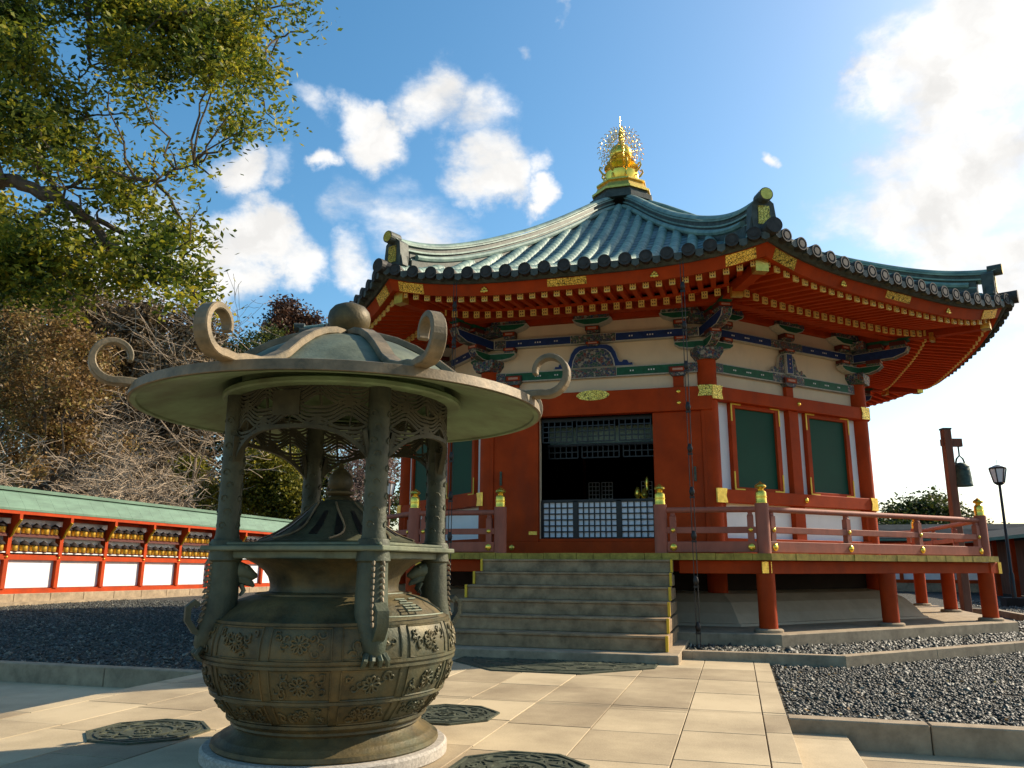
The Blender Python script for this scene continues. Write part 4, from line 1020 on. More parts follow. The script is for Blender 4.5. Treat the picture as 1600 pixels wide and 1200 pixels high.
# inner lid
m=MB(); m.smooth=True; m.lathe([(.50,1.246),(.505,1.256),(.47,1.268),(.40,1.295),(.32,1.345),(.25,1.405),(.19,1.465),(.155,1.50),(.13,1.515),(.1,1.52),(.07,1.53)],BX,BY,48); lid=B(m,'inner_lid','bronzep')
def lz(r): return float(np.interp(r,[.1,.13,.155,.19,.25,.32,.40,.47,.505],[1.52,1.515,1.50,1.465,1.405,1.345,1.295,1.268,1.256]))
m=MB()
for j in range(16):
    az=j*22.5+6; P=[bp(.40-.19*t/5,az,lz(.40-.19*t/5)+.001) for t in range(6)]; a=R(az)
    m.tube(P,[1.25,1.2,1.1,.95,.8,.6],flat=(.020,.003),upv=(math.cos(a),math.sin(a),0))
m.build('smoke_slot','black',lid)
m=MB(); m.smooth=True
for j in range(8):
    az0=j*45+20; m.tube([bp(.16+.33*t/9,az0+14*math.sin(t/9*3),lz(.16+.33*t/9)+.008) for t in range(10)],.007,5)
m.build('lid_rib','bronzel',lid)
m=MB(); m.smooth=True; m.lathe([(.085,1.51),(.095,1.525),(.085,1.54),(.06,1.55),(.09,1.565),(.094,1.58),(.06,1.59),(.075,1.61),(.082,1.64),(.072,1.68),(.045,1.715),(.022,1.735),(.018,1.75),(.004,1.77)],BX,BY,24); m.build('lid_knob','bronze',lid)
# wave frieze between pillars
for qd in range(4):
    c0=45+90*qd; m=MB(); m.smooth=False
    rF=.678
    def arch(a): t=abs(a-45)/45; return 1.905-.24*t**3.2    # a in 0..90
    for lv in range(22):
        zb=2.155-lv*.024; P=[]
        def flush():
            if len(P)>=3: m.tube(P,1,flat=(.0075,.010),upv=(0,0,1))
        for i in range(0,91):
            a=i
            cell=int(a//15); loc=(a%15)/15; par=(cell+int(lv//4))%2
            z=zb+.030*math.cos((a/15+(lv//5))*PI)+.008*math.cos(a/7.5*PI)
            if z>arch(a)+.01 and z<2.165: P.append(bp(rF,c0+a,z))
            else: flush(); P=[]
        flush()
    # arch band, crossings
    m.tube([bp(rF,c0+i*2,arch(i*2)) for i in range(46)],1,flat=(.012,.014),upv=(0,0,1))
    for a in(15,30,45,60,75):
        m.tube([bp(rF,c0+a,arch(a)),bp(rF,c0+a+1.5,(arch(a)+2.15)/2),bp(rF,c0+a,2.15)],1,flat=(.006,.008),upv=(0,0,1))
    fr=B(m,'wave_frieze','bronzed')
    for s in(0,1):
        m=MB(); a=3 if s==0 else 87
        m.tube([bp(rF,c0+a+(1 if s==0 else -1)*t*.9,1.63+.05*t) for t in range(6)],[.2,.6,.9,1.1,1.2,1.3],flat=(.01,.03),upv=(math.cos(R(c0+a)),math.sin(R(c0+a)),0)); m.build('frieze_corner','bronzed',fr)
    if qd==3:
        m=MB(); m.tube([bp(rF+.012,c0+36+i*3,2.045) for i in range(6)],1,flat=(.075,.006),upv=(0,0,1)); m.build('frieze_plaque','bronzed',fr)
# canopy
m=MB(); m.smooth=True
top=[(1.30,2.085),(1.316,2.09),(1.304,2.142),(1.285,2.148),(1.20,2.155),(1.05,2.175),(.92,2.215),(.80,2.275),(.68,2.37),(.56,2.455),(.42,2.53),(.26,2.585),(.10,2.605)]
und=[(.12,2.54),(.5,2.42),(.70,2.27),(.82,2.20),(1.0,2.150),(1.15,2.115),(1.265,2.095),(1.27,2.082),(1.30,2.082)]
m.lathe(top,BX,BY,96,caps=False); can=B(m,'canopy','bronzeg')
m=MB(); m.smooth=True; m.lathe(und,BX,BY,96,caps=False); m.build('canopy_underside','under',can)
m=MB(); m.smooth=True; m.lathe([(.66,2.145),(.765,2.145),(.775,2.155),(.775,2.178),(.75,2.195),(.66,2.20)],BX,BY,72,caps=False)
m.lathe([(.60,2.16),(.665,2.16),(.665,2.38)],BX,BY,48,caps=False); m.build('canopy_flange','under',can)
m=MB(); m.smooth=True; m.lathe([(1.29,2.086),(1.3175,2.086),(1.3075,2.143),(1.285,2.150)],BX,BY,96,caps=False); m.build('canopy_rim_band','bronzel',can)
m=MB(); m.smooth=True; m.lathe([(.14,2.59),(.15,2.61),(.13,2.63),(.085,2.64),(.09,2.655),(.125,2.69),(.142,2.73),(.146,2.765),(.136,2.81),(.108,2.845),(.06,2.868),(.002,2.876)],BX,BY,32); m.build('canopy_jewel','bronze',can)
def tz(r): return float(np.interp(r,[a for a,b in reversed(top[3:])],[b for a,b in reversed(top[3:])]))
for j in range(8):
    az=45*j; a=R(az); P=[];rr=[]
    for t in range(9):
        r=.10+t*(1.20-.10)/8; P.append(bp(r,az,tz(r)+.028)); rr.append(1)
    # scroll beyond the rim
    rc,zc=1.40,2.298; 
    P+= [bp(1.27,az,2.163)]; rr.append(1)
    n=22
    for q in range(n+1):
        w=-PI/2-.25+ (PI*1.62)*q/n; rad=.138-.06*(q/n)**1.3
        P.append(bp(rc+.0+rad*math.cos(w),az,zc+rad*math.sin(w))); rr.append(1-.35*q/n)
    m=MB(); m.tube(P,rr,flat=(.046,.023),upv=(math.cos(a),math.sin(a),0)); m.smooth=False; m.build('canopy_scroll_rib','bronzel',can,bevel=.006)
#==MARK WALL==
# ================================================================ LANTERN WALL (left)
WX=-16.5; SP=1.722; Y0=-1.6-4*SP; NB=16
SL=.010
def wz(y,z): return z-SL*(y+1.6)
WT=lambda x,y,z:(x,y,wz(y,z))
wl=thing('lantern_wall','long white walled cloister with red posts and pale green copper roof left of the hall','wall',(WX,0,0))
ye=Y0+NB*SP
def seg_box(m,x0,x1,ya,yb,z0,z1,n=1): m.box(x0,x1,ya,yb,z0,z1)
def WB(mb,name,mats,parent=wl,**k): return mb.build(name,mats,parent,**k)
m=MB(WT); y=Y0
while y<ye: m.box(WX-.6,WX+.22,y+.004,min(y+1.2,ye)-.004,-.3,.27); y+=1.2
WB(m,'stone_footing','kerb',bevel=.01)
m=MB(WT); m.box(WX+.22,WX+.55,Y0,ye,-.3,.06); WB(m,'footing_ledge','kerb')
m=MB(WT); m.box(WX-.12,WX-.02,Y0,ye,.3,2.6); m.box(WX-.02,WX+.02,Y0,ye,.42,1.16); WB(m,'white_wall','white')
m=MB(WT); m.box(WX-.1,WX+.10,Y0,ye,.27,.40); m.box(WX-.1,WX+.11,Y0,ye,1.16,1.30); m.box(WX-.3,WX-.02,Y0,ye,1.30,1.34); m.box(WX-.1,WX+.09,Y0,ye,2.26,2.40); WB(m,'red_rail','red')
m=MB(WT)
for z in(1.34,1.80): m.box(WX-.02,WX+.14,Y0,ye,z,z+.03)
WB(m,'shelf','white')
m=MB(WT)
m.box(WX+.141,WX+.155,Y0,ye,1.77,1.84); WB(m,'shelf_edge','brown')
for i in range(NB+1):
    y=Y0+i*SP; m=MB(WT); m.box(WX-.1,WX+.135,y-.065,y+.065,.40,1.16); m.box(WX-.1,WX+.16,y-.06,y+.06,1.30,2.1); p=WB(m,'wall_post','red')
    m=MB(WT); m.prism([(WX+.16,1.78),(WX+.20,1.80),(WX+.27,2.0),(WX+.44,2.22),(WX+.44,2.36),(WX+.16,2.36)],y-.05,y+.05,'y'); b=m.build('eave_bracket','red',p)
    m=MB(WT); m.smooth=True
    pts=[(WX+.17,y,1.77),(WX+.215,y,1.82),(WX+.25,y,1.90),(WX+.29,y,1.99),(WX+.34,y,2.06),(WX+.40,y,2.13),(WX+.45,y,2.21)]
    m.tube(pts,[.03,.035,.03,.035,.03,.03,.035],6); m.build('gilt_bracket_edge','yellow',b)
    m=MB(WT); m.smooth=True; m.ball((WX+.12,y,1.23),.035); m.build('gilt_stud','gold',p)
m=MB(WT); P=[(WX+.42,2.44),(WX+.42,2.50),(WX+.40,2.53),(WX+.1,2.93),(WX-.1,3.0),(WX-.25,3.0),(WX-.9,2.49),(WX-.92,2.40),(WX-.2,2.38)]
n=int((ye-Y0)/.5)
for i in range(n): m.prism(P,Y0+i*.5+.002,Y0+(i+1)*.5-.002,'y')
m.box(WX-.22,WX+.05,Y0,ye,2.99,3.08); WB(m,'copper_roof','shingle')
m=MB(WT); m.box(WX+.05,WX+.37,Y0,ye,2.37,2.43); m.box(WX+.35,WX+.41,Y0,ye,2.35,2.438); WB(m,'red_eave_board','red')
# brass lanterns on the shelves
ordn=['first','second','third','fourth','fifth','sixth','seventh','eighth','ninth','tenth','eleventh','twelfth']
proto=None
def lantern():
    t=thing('brass_lantern','x','lantern',(0,0,0),'brass lanterns on the wall shelves')
    m=MB(); m.smooth=True; m.lathe([(.075,.02),(.084,.03),(.088,.10),(.082,.155),(.07,.16)],0,0,14); m.build('lantern_body','wheel',t); t.scale=(1.2,1.2,1.2)
    m=MB(); m.smooth=True; m.lathe([(.115,.15),(.118,.17),(.095,.20),(.055,.235),(.025,.25),(.01,.27)],0,0,14); m.build('lantern_roof','dark',t)
    m=MB(); m.smooth=True; m.lathe([(.09,0),(.095,.012),(.085,.02)],0,0,14); m.build('lantern_foot','brown',t); return t
for i in range(3,14):
    for row in(0,1):
        for j in range(5):
            if i==3 and j<3: continue
            y=Y0+i*SP+SP*(j+.5+.0)/5.0*.93+.06
            z=wz(y,1.371 if row==0 else 1.841)
            if proto is None: proto=lantern(); o=proto
            else:
                o=proto.copy(); C.objects.link(o)
                for ch in proto.children:
                    c=ch.copy(); C.objects.link(c); c.parent=o
            o.location=(WX+.155 if False else WX+.07,y,z)
            bn='bay cut by left photo edge' if i==3 else '%s full wall bay from left'%ordn[i-4]
            o['label']='brass lantern, %s shelf, %s, %s from left'%('low' if row==0 else 'upper',bn,ordn[j])
# back cloister behind the hall and right
bk=thing('back_cloister','low cloister with dark roof and white wall in shade behind the hall at right','building',(12,22,0))
m=MB(); m.box(-14,40,22,22.15,.3,2.2); m.build('white_wall','white',bk)
m=MB(); m.box(-14,40,21.9,22,-.1,.35); m.build('footing','kerb',bk)
m=MB()
for i in range(26): m.box(-13.6+i*2.1,-13.45+i*2.1,21.88,22.0,.35,2.2)
m.box(-14,40,21.87,21.998,1.95,2.2); m.box(-14,40,21.87,21.998,.351,.5); m.build('red_frame','red',bk)
m=MB(); m.prism([(21.2,2.25),(21.2,2.33),(21.9,2.75),(22.5,3.0),(23.2,2.9),(24.2,2.3),(24.2,2.2)],-14,40,'x'); m.build('dark_roof','roofdk',bk)
m=MB(); m.box(-14,40,21.15,21.20,2.22,2.30); m.build('pale_eave_edge','shingle',bk)
sr=thing('side_cloister','dark roofed red cloister end at the right photo edge behind the lamp','building',(11.6,8,0))
m=MB(); m.box(13.0,13.2,9,21,0,2.1); m.build('red_wall','wood',sr)
m=MB(); m.prism([(11.9,2.15),(12.1,2.2),(13.1,2.62),(14.1,2.2),(14.3,2.15)],8.6,21,'y'); m.build('dark_roof','roofdk',sr)
m=MB(); m.box(11.86,11.9,8.6,21,2.08,2.2); m.build('pale_eave_edge','shingle',sr)
for i in range(6): m=MB(); m.box(12.3,12.45,9+i*2.2,9.15+i*2.2,-.05,2.15); m.build('cloister_post','red',sr)
# bell post
bx,by=7.5,2.9
bp_=thing('bell_post','tall square red timber post carrying a small bronze bell beyond the veranda','bell post',(bx,by,0))
m=MB(); 
rotT=lambda x,y,z:(bx+x*.966-y*.259,by+x*.259+y*.966,z)
m.box(-.095,.095,-.095,.095,-.05,4.42,rotT); m.build('post','wood',bp_,bevel=.01)
m=MB(); m.box(.095,.36,-.05,.05,4.0,4.2,rotT); m.box(-.14,-.095,-.05,.05,4.02,4.18,rotT); m.build('cross_arm','wood',bp_)
m=MB(); m.box(-.105,.105,-.105,.105,4.42,4.46,rotT); m.build('post_cap','copperdk',bp_)
bl=thing('bronze_bell','small dark bronze bell hanging from the arm of the square post','bell',rotT(.27,0,3.0))
m=MB(); m.smooth=True; q=rotT(.27,0,0); m.lathe([(.225,3.02),(.23,3.05),(.22,3.08),(.215,3.2),(.205,3.35),(.19,3.5),(.16,3.56),(.08,3.60),(.02,3.61)],q[0],q[1],24); m.build('bell_body','bell',bl)
m=MB()
for z in(3.10,3.3,3.42,3.5): m.tube([(q[0]+.214*math.cos(i*PI/12)*(1-(z-3.1)*.25),q[1]+.214*math.sin(i*PI/12)*(1-(z-3.1)*.25),z) for i in range(24)],.008,4,closed=True)
m.build('bell_band','bell',bl)
m=MB(); m.smooth=True; m.tube([(q[0]-.1,q[1],3.58),(q[0]-.07,q[1],3.70),(q[0],q[1],3.78),(q[0]+.07,q[1],3.70),(q[0]+.1,q[1],3.58)],.022,6); m.tube([(q[0],q[1],3.76),(q[0],q[1],4.0)],.02,6); m.build('bell_hanger','bell',bl)
# lamps
def lamp(x,y,h,label,mt):
    t=thing('lantern_lamp_post',label,'lamp post',(x,y,0),'lantern lamp posts in the court')
    m=MB(); m.smooth=True; m.lathe([(.07,0),(.07,.9),(.045,.95),(.04,h-.62)],x,y,12); m.build('pole',mt,t)
    m=MB(); m.box(x-.3,x+.3,y-.3,y+.3,-.05,.22); m.build('lamp_base','dark',t)
    m=MB(); z0=h-.62
    def fr(r0,r1,za,zb,mm,n=6):
        vs=[(x+r0*math.cos(i*PI/3),y+r0*math.sin(i*PI/3),za) for i in range(n)]+[(x+r1*math.cos(i*PI/3),y+r1*math.sin(i*PI/3),zb) for i in range(n)]
        mm.add(vs,[(i,(i+1)%n,(i+1)%n+n,i+n) for i in range(n)]+[tuple(range(n))[::-1],tuple(range(n,2*n))])
    fr(.06,.14,z0-.03,z0+.02,m); fr(.14,.15,z0+.02,z0+.06,m); fr(.235,.25,z0+.46,z0+.50,m); fr(.25,.06,z0+.50,z0+.58,m)
    for i in range(6): a=i*PI/3; m.tube([(x+.145*math.cos(a),y+.145*math.sin(a),z0+.05),(x+.235*math.cos(a),y+.235*math.sin(a),z0+.47)],.018,4)
    m.tube([(x,y,z0+.57),(x,y,z0+.75)],.008,4); hd=m.build('lantern_frame',mt,t)
    m=MB(); fr(.13,.22,z0+.06,z0+.46,m); m.build('lantern_glass','lampglass',hd)
lamp(10.1,8.3,4.15,'black lantern lamp post at the right photo edge','black')
lamp(-10.2,9.0,4.2,'red framed lantern lamp post seen through the burner pillars','wood')
#==MARK TREES==
# ================================================================ TREES
def leaves(name,blobs,n,size,material,parent,seed,shell=.55,flat=1.0,aspect=.5):
    """blobs: list (x,y,z,r[,w])"""
    rg=np.random.default_rng(seed); bl=np.array([b[:4] for b in blobs],float); w=bl[:,3]**2; w/=w.sum()
    idx=rg.choice(len(bl),n,p=w); d=rg.normal(size=(n,3)); d/=np.linalg.norm(d,axis=1)[:,None]; d[:,2]*=flat
    rad=(shell+(1-shell)*rg.random(n))**.7*rg.normal(1,.12,n)
    # sprays: gather leaves around twig tips
    ns=max(1,n//22); tip=np.array([bl[i,:3] for i in rg.choice(len(bl),ns,p=w)])
    ti=rg.integers(0,ns,n)
    tid=rg.choice(len(bl),ns,p=w); td=rg.normal(size=(ns,3)); td/=np.linalg.norm(td,axis=1)[:,None]; td[:,2]*=flat
    tr=(rg.random(ns)**.5)*rg.normal(.88,.12,ns)
    tips=bl[tid,:3]+td*(tr*bl[tid,3])[:,None]
    P=tips[ti]+rg.normal(0,1,(n,3))*size*1.6*np.array([1,1,.7])
    a=rg.normal(size=(n,3)); a[:,2]*=.6; a/=np.linalg.norm(a,axis=1)[:,None]; b=np.cross(a,rg.normal(size=(n,3))); b/=np.linalg.norm(b,axis=1)[:,None]
    s=(size*rg.uniform(.6,1.25,n))[:,None]
    V=np.stack([P-a*s*.5,P+b*s*aspect*.5,P+a*s*.5,P-b*s*aspect*.5],1).reshape(-1,3)
    F=np.arange(4*n).reshape(n,4)
    return pts_mesh(name,V,F,material,parent),tips
def limb(m,p0,p1,r0,r1,rg,n=6,wob=.08,seg=6):
    p0,p1=Vector(p0),Vector(p1); L_=(p1-p0).length; P=[];rr=[]
    for i in range(n+1):
        t=i/n; o=Vector((rg.gauss(0,1),rg.gauss(0,1),rg.gauss(0,.6)))*L_*wob*math.sin(PI*t)*.6; P.append(p0.lerp(p1,t)+o); rr.append(r0+(r1-r0)*t)
    m.tube(P,rr,seg); return P
def ptree(name,label,base,h,blobs,n,size,lm,seed,group=None,tr=.2,bark='bark',cat='tree',twigs=True):
    t=thing(name,label,cat,base,group); rg=random.Random(seed)
    m=MB(); m.smooth=True; top_=Vector(base)+Vector((0,0,h*.6)); P=limb(m,base,top_,tr,tr*.5,rg,6,.04,8)
    for b in blobs[:22]: limb(m,P[rg.randint(2,6)],b[:3],tr*.35,tr*.06,rg,5,.1,5)
    m.build('trunk',bark,t); leaves('crown',blobs,n,size,M[lm],t,seed); return t
def bare(name,label,base,h,spread,seed,mt='twig',group=None,lv=5,kids=(4,3,3,3,3),lean=(0,0,0),r0=.16,up=.25,thin=.62,minr=.009,first=.35,droop=0):
    t=thing(name,label,'tree',base,group); rg=random.Random(seed); trunk=MB(); tw=MB(); trunk.smooth=True
    def grow(p,d,L_,r,l):
        n=4; P=[p];rr=[r]; q=p.copy(); dd=d.copy()
        for i in range(n):
            dd=(dd+Vector((rg.gauss(0,1),rg.gauss(0,1),rg.gauss(0,.8)))*.17+Vector((0,0,(.05 if l<3 else -droop)))).normalized(); q=q+dd*L_/n; P.append(q.copy()); rr.append(max(minr,r*(1-.45*(i+1)/n)))
        (trunk if l<2 else tw).tube(P,rr,6 if l<2 else (4 if l<3 else 3))
        if l>=lv: return
        for j in range(kids[min(l,len(kids)-1)]):
            k_=rg.randint(1 if l else 2,n); o=Vector((rg.gauss(0,1),rg.gauss(0,1),rg.gauss(0,.7)+up)).normalized()
            nd=(dd*.55+o*(.75*spread)).normalized(); grow(P[k_],nd,L_*rg.uniform(.58,.82),max(minr,rr[k_]*thin),l+1)
    grow(Vector(base),(Vector((0,0,1))+Vector(lean)).normalized(),h*first,r0,0)
    trunk.build('trunk','bark' if mt!='twig' else 'twig',t); tw.build('branches',mt,t); return t
def jit(c,r,n,rr,seed,flat=1):
    rg=random.Random(seed); return [(c[0]+rg.uniform(-1,1)*r[0],c[1]+rg.uniform(-1,1)*r[1],c[2]+rg.uniform(-1,1)*r[2],rr*rg.uniform(.6,1.25)) for _ in range(n)]
CAMB= [(-9.21, -9.57, 10.46, 0.58), (-10.13, -8.87, 11.15, 0.55), (-9.67, -8.77, 10.61, 0.48), (-8.15, -10.11, 9.27, 0.36), (-9.06, -9.47, 9.37, 0.63), (-8.72, -9.64, 9.2, 0.53), (-9.84, -8.31, 10.08, 0.27), (-8.81, -8.89, 11.02, 0.4), (-9.52, -8.35, 11.54, 0.37), (-9.78, -8.22, 11.52, 0.17), (-8.22, -8.61, 10.96, 0.46), (-9.0, -7.82, 11.85, 0.43), (-8.19, -8.04, 11.25, 0.61), (-8.16, -8.15, 11.29, 0.53), (-7.79, -7.67, 11.43, 0.68), (-7.13, -8.31, 10.72, 0.55), (-6.93, -7.79, 11.02, 0.65), (-7.79, -6.81, 11.83, 0.61), (-5.94, -8.16, 10.54, 0.55), (-7.09, -6.56, 12.08, 0.55), (-5.02, -8.64, 10.31, 0.29), (-4.65, -8.34, 10.39, 0.17), (-5.3, -6.74, 11.77, 0.24), (-4.54, -7.79, 10.39, 0.12), (-8.35, -8.4, 10.47, 0.39), (-7.63, -9.09, 9.87, 0.32), (-7.36, -8.78, 9.75, 0.49), (-7.97, -8.12, 10.21, 0.45), (-7.4, -8.0, 10.29, 0.45), (-8.26, -6.91, 11.05, 0.42), (-6.71, -7.83, 10.4, 0.57), (-5.6, -9.04, 9.24, 0.43), (-6.49, -7.21, 10.79, 0.52), (-6.09, -7.66, 10.48, 0.43), (-6.12, -7.28, 11.15, 0.26), (-7.95, -8.41, 9.73, 0.33), (-7.07, -8.86, 9.03, 0.26), (-7.11, -9.4, 8.58, 0.23), (-7.89, -7.72, 10.09, 0.33), (-7.64, -7.33, 10.23, 0.29), (-5.52, -8.89, 8.96, 0.46), (-7.04, -7.05, 10.54, 0.48), (-5.21, -8.32, 9.27, 0.37), (-6.13, -6.92, 10.48, 0.37), (-5.38, -7.6, 9.51, 0.21), (-5.01, -8.85, 8.3, 0.3), (-6.32, -7.16, 9.45, 0.3), (-6.48, -7.03, 9.25, 0.27), (-5.24, -7.82, 8.72, 0.23), (-5.69, -6.77, 9.34, 0.15), (-5.52, -8.36, 8.06, 0.14), (-4.93, -8.75, 7.89, 0.19), (-7.54, -8.23, 8.99, 0.15), (-8.47, -9.85, 8.31, 0.59), (-8.61, -9.75, 8.37, 0.51), (-8.39, -9.53, 8.13, 0.47), (-7.68, -10.07, 7.75, 0.38), (-10.25, -8.13, 8.71, 0.54), (-10.77, -7.74, 9.01, 0.49), (-8.92, -8.81, 9.39, 0.33), (-8.75, -8.47, 9.71, 0.28), (-8.81, -8.6, 9.12, 0.36), (-8.9, -8.48, 9.1, 0.31), (-8.34, -8.68, 9.24, 0.25), (-8.52, -8.91, 8.27, 0.39), (-9.55, -8.06, 8.96, 0.37), (-9.18, -7.79, 9.26, 0.29), (-8.05, -8.57, 8.38, 0.27), (-9.0, -8.77, 7.81, 0.39), (-7.47, -10.12, 6.88, 0.3), (-7.43, -9.59, 7.25, 0.33), (-8.85, -8.25, 8.26, 0.33), (-8.2, -8.35, 8.02, 0.32), (-7.65, -8.58, 7.52, 0.35), (-8.38, -7.88, 7.92, 0.32), (-7.7, -7.95, 7.78, 0.26), (-6.18, -9.24, 7.38, 0.14), (-6.04, -9.11, 7.54, 0.13), (-6.74, -7.83, 8.01, 0.21), (-7.05, -7.23, 8.56, 0.15), (-5.63, -8.53, 7.26, 0.1), (-6.69, -8.34, 7.59, 0.18), (-7.52, -8.25, 7.25, 0.35), (-7.0, -8.84, 6.94, 0.29), (-7.63, -8.81, 6.94, 0.25), (-9.42, -8.77, 7.02, 0.25), (-8.08, -9.1, 6.64, 0.25), (-6.8, -8.56, 6.77, 0.29), (-7.04, -7.68, 7.19, 0.3), (-5.44, -9.02, 6.5, 0.09), (-6.87, -8.12, 6.5, 0.4), (-7.53, -7.44, 6.93, 0.37), (-6.84, -7.55, 6.85, 0.3), (-5.63, -8.56, 6.23, 0.14), (-8.38, -9.45, 5.98, 0.45), (-8.93, -8.95, 6.33, 0.41), (-8.32, -9.12, 5.83, 0.43), (-8.22, -9.13, 5.83, 0.37), (-8.9, -8.01, 6.73, 0.39), (-7.36, -9.5, 5.92, 0.29), (-8.5, -7.82, 6.63, 0.34), (-7.83, -8.58, 6.35, 0.28), (-7.49, -8.39, 6.01, 0.4), (-6.62, -9.22, 5.53, 0.32), (-6.4, -8.91, 5.86, 0.37), (-6.4, -8.83, 5.86, 0.33), (-7.11, -7.62, 6.13, 0.37), (-6.39, -8.58, 5.75, 0.29), (-6.64, -7.52, 6.0, 0.32), (-5.75, -8.67, 5.52, 0.25), (-7.06, -8.53, 5.57, 0.3), (-6.99, -8.5, 5.65, 0.26), (-5.66, -9.13, 5.02, 0.21), (-6.68, -7.18, 5.82, 0.21), (-6.4, -7.25, 5.49, 0.12), (-8.97, -7.71, 6.17, 0.44), (-7.86, -8.65, 5.63, 0.35), (-8.07, -9.28, 5.31, 0.33), (-9.46, -7.93, 5.86, 0.32), (-9.11, -8.87, 5.78, 0.47), (-8.55, -9.39, 5.6, 0.39), (-7.35, -9.45, 4.92, 0.23), (-10.55, -9.1, 10.56, 0.83), (-9.67, -9.71, 10.06, 0.68), (-11.13, -8.51, 9.17, 0.98), (-10.94, -8.54, 9.02, 0.84), (-10.77, -8.42, 7.47, 0.8), (-10.38, -8.82, 7.18, 0.67), (-8.88, -9.63, 5.59, 0.56), (-9.02, -9.48, 5.66, 0.5)]
CAMBR= [[(-10.88, -9.65, 6.93), (-9.28, -9.21, 7.39), (-8.75, -9.06, 7.25), (-8.25, -8.92, 6.98), (-7.75, -8.78, 6.66), (-7.45, -8.69, 6.28), (-7.0, -8.57, 5.89), (-6.62, -8.46, 5.61)], [(-8.71, -8.5, 7.26), (-9.04, -8.44, 7.67), (-9.61, -8.44, 8.17), (-9.91, -8.37, 8.6), (-10.37, -8.34, 8.95)], [(-8.82, -8.87, 7.33), (-8.69, -8.68, 7.42), (-8.55, -8.48, 7.54), (-8.35, -8.27, 7.57), (-8.21, -8.08, 7.76)], [(-8.38, -9.03, 6.89), (-8.7, -8.96, 6.78), (-8.87, -8.85, 6.56), (-9.07, -8.75, 6.45)], [(-11.04, -9.86, 11.68), (-9.15, -9.18, 11.4), (-8.51, -8.85, 11.11), (-8.46, -8.68, 10.63), (-8.57, -8.55, 10.28), (-8.6, -8.4, 9.99)], [(-9.63, -8.84, 12.2), (-8.06, -8.24, 11.62), (-7.55, -7.94, 11.25), (-6.9, -7.61, 10.73), (-6.56, -7.36, 10.29), (-6.34, -7.14, 10.18)], [(-7.03, -8.51, 10.71), (-6.25, -8.14, 10.83), (-5.57, -7.79, 11.03), (-5.09, -7.5, 11.23)], [(-5.62, -7.8, 10.98), (-5.52, -7.62, 10.79), (-5.37, -7.42, 10.67)], [(-10.52, -9.61, 9.05), (-9.64, -9.21, 9.46), (-9.31, -8.96, 9.24), (-9.07, -8.74, 9.46)], [(-9.08, -9.37, 7.28), (-9.58, -9.36, 8.43), (-9.59, -9.2, 9.52), (-9.56, -9.04, 10.4)], [(-7.75, -8.65, 6.74), (-7.42, -8.4, 6.57), (-6.98, -8.12, 6.28), (-6.63, -7.87, 5.99), (-6.6, -7.71, 5.75)], [(-7.09, -8.17, 7.58), (-6.89, -7.96, 7.29), (-6.75, -7.77, 6.94), (-6.79, -7.62, 6.88)], [(-6.92, -8.8, 7.31), (-6.72, -8.58, 7.33), (-6.53, -8.38, 7.64), (-6.33, -8.17, 7.82)], [(-8.45, -8.58, 7.48), (-8.18, -8.35, 7.84), (-7.74, -8.07, 7.79), (-7.4, -7.82, 7.83)], [(-9.32, -8.69, 7.99), (-9.13, -8.48, 8.54), (-8.75, -8.22, 9.08)], [(-9.08, -8.74, 6.87), (-9.01, -8.56, 6.52), (-8.73, -8.33, 6.34), (-8.55, -8.13, 6.1)]]
RUST= [(-27.53, 7.59, 11.13, 1.22), (-23.11, 5.43, 9.88, 1.22), (-23.79, 7.82, 9.75, 1.19), (-26.64, 8.0, 9.43, 1.36), (-22.49, 5.78, 7.58, 1.23), (-25.14, 5.96, 7.25, 1.14), (-24.01, 6.27, 6.21, 1.14), (-26.02, 6.78, 5.32, 1.04), (-23.25, 7.12, 6.04, 0.77), (-22.63, 7.5, 8.21, 0.78), (-23.52, 8.51, 5.43, 0.54), (-24.63, 4.99, 8.58, 1.22), (-23.34, 5.56, 4.58, 0.61), (-20.34, 6.7, 5.59, 0.3), (-24.44, 5.55, 3.87, 0.5)]
DARKL= [(-32.9, 11.26, 17.13, 2.18), (-33.64, 14.81, 17.47, 2.04), (-35.1, 13.91, 15.79, 2.02), (-34.98, 10.75, 13.35, 2.8)]
DKMID= [(-32.13, 25.74, 7.86, 1.69), (-30.06, 25.15, 6.05, 1.45), (-31.49, 24.75, 8.97, 1.03), (-28.4, 25.84, 8.99, 1.66), (-27.88, 27.83, 10.57, 1.93), (-30.66, 26.67, 11.4, 1.71), (-24.91, 26.87, 11.11, 2.08), (-26.88, 25.27, 12.63, 2.04), (-24.27, 26.85, 8.52, 1.66), (-30.01, 23.97, 4.75, 1.21), (-29.63, 26.77, 4.51, 1.28), (-28.45, 28.1, 16.12, 1.3), (-30.97, 25.3, 14.68, 1.67), (-27.8, 24.32, 14.19, 1.61), (-25.27, 25.64, 13.46, 1.63)]
BUSH= [(-20.86, 16.15, 5.93, 1.07), (-19.86, 16.91, 5.82, 1.08), (-20.78, 17.02, 4.71, 1.25), (-19.08, 16.66, 4.48, 1.07), (-21.56, 16.84, 4.23, 0.86), (-20.07, 16.89, 3.72, 0.82), (-18.63, 16.89, 3.69, 0.81), (-23.96, 15.28, 5.62, 0.65), (-23.09, 15.78, 4.52, 0.59)]
BUSH2= [(-29.77, 35.53, 17.15, 0.99), (-28.14, 34.81, 15.3, 1.46), (-26.63, 36.37, 12.97, 2.96), (-23.24, 36.35, 9.78, 2.19)]
BLOS= [(-17.83, 21.39, 6.77, 1.61), (-19.47, 22.14, 8.04, 1.1), (-17.88, 23.24, 5.51, 1.67), (-18.12, 20.59, 4.93, 1.06), (-16.39, 22.54, 6.49, 1.27), (-16.8, 22.43, 8.33, 1.45), (-19.29, 23.62, 10.19, 1.51)]
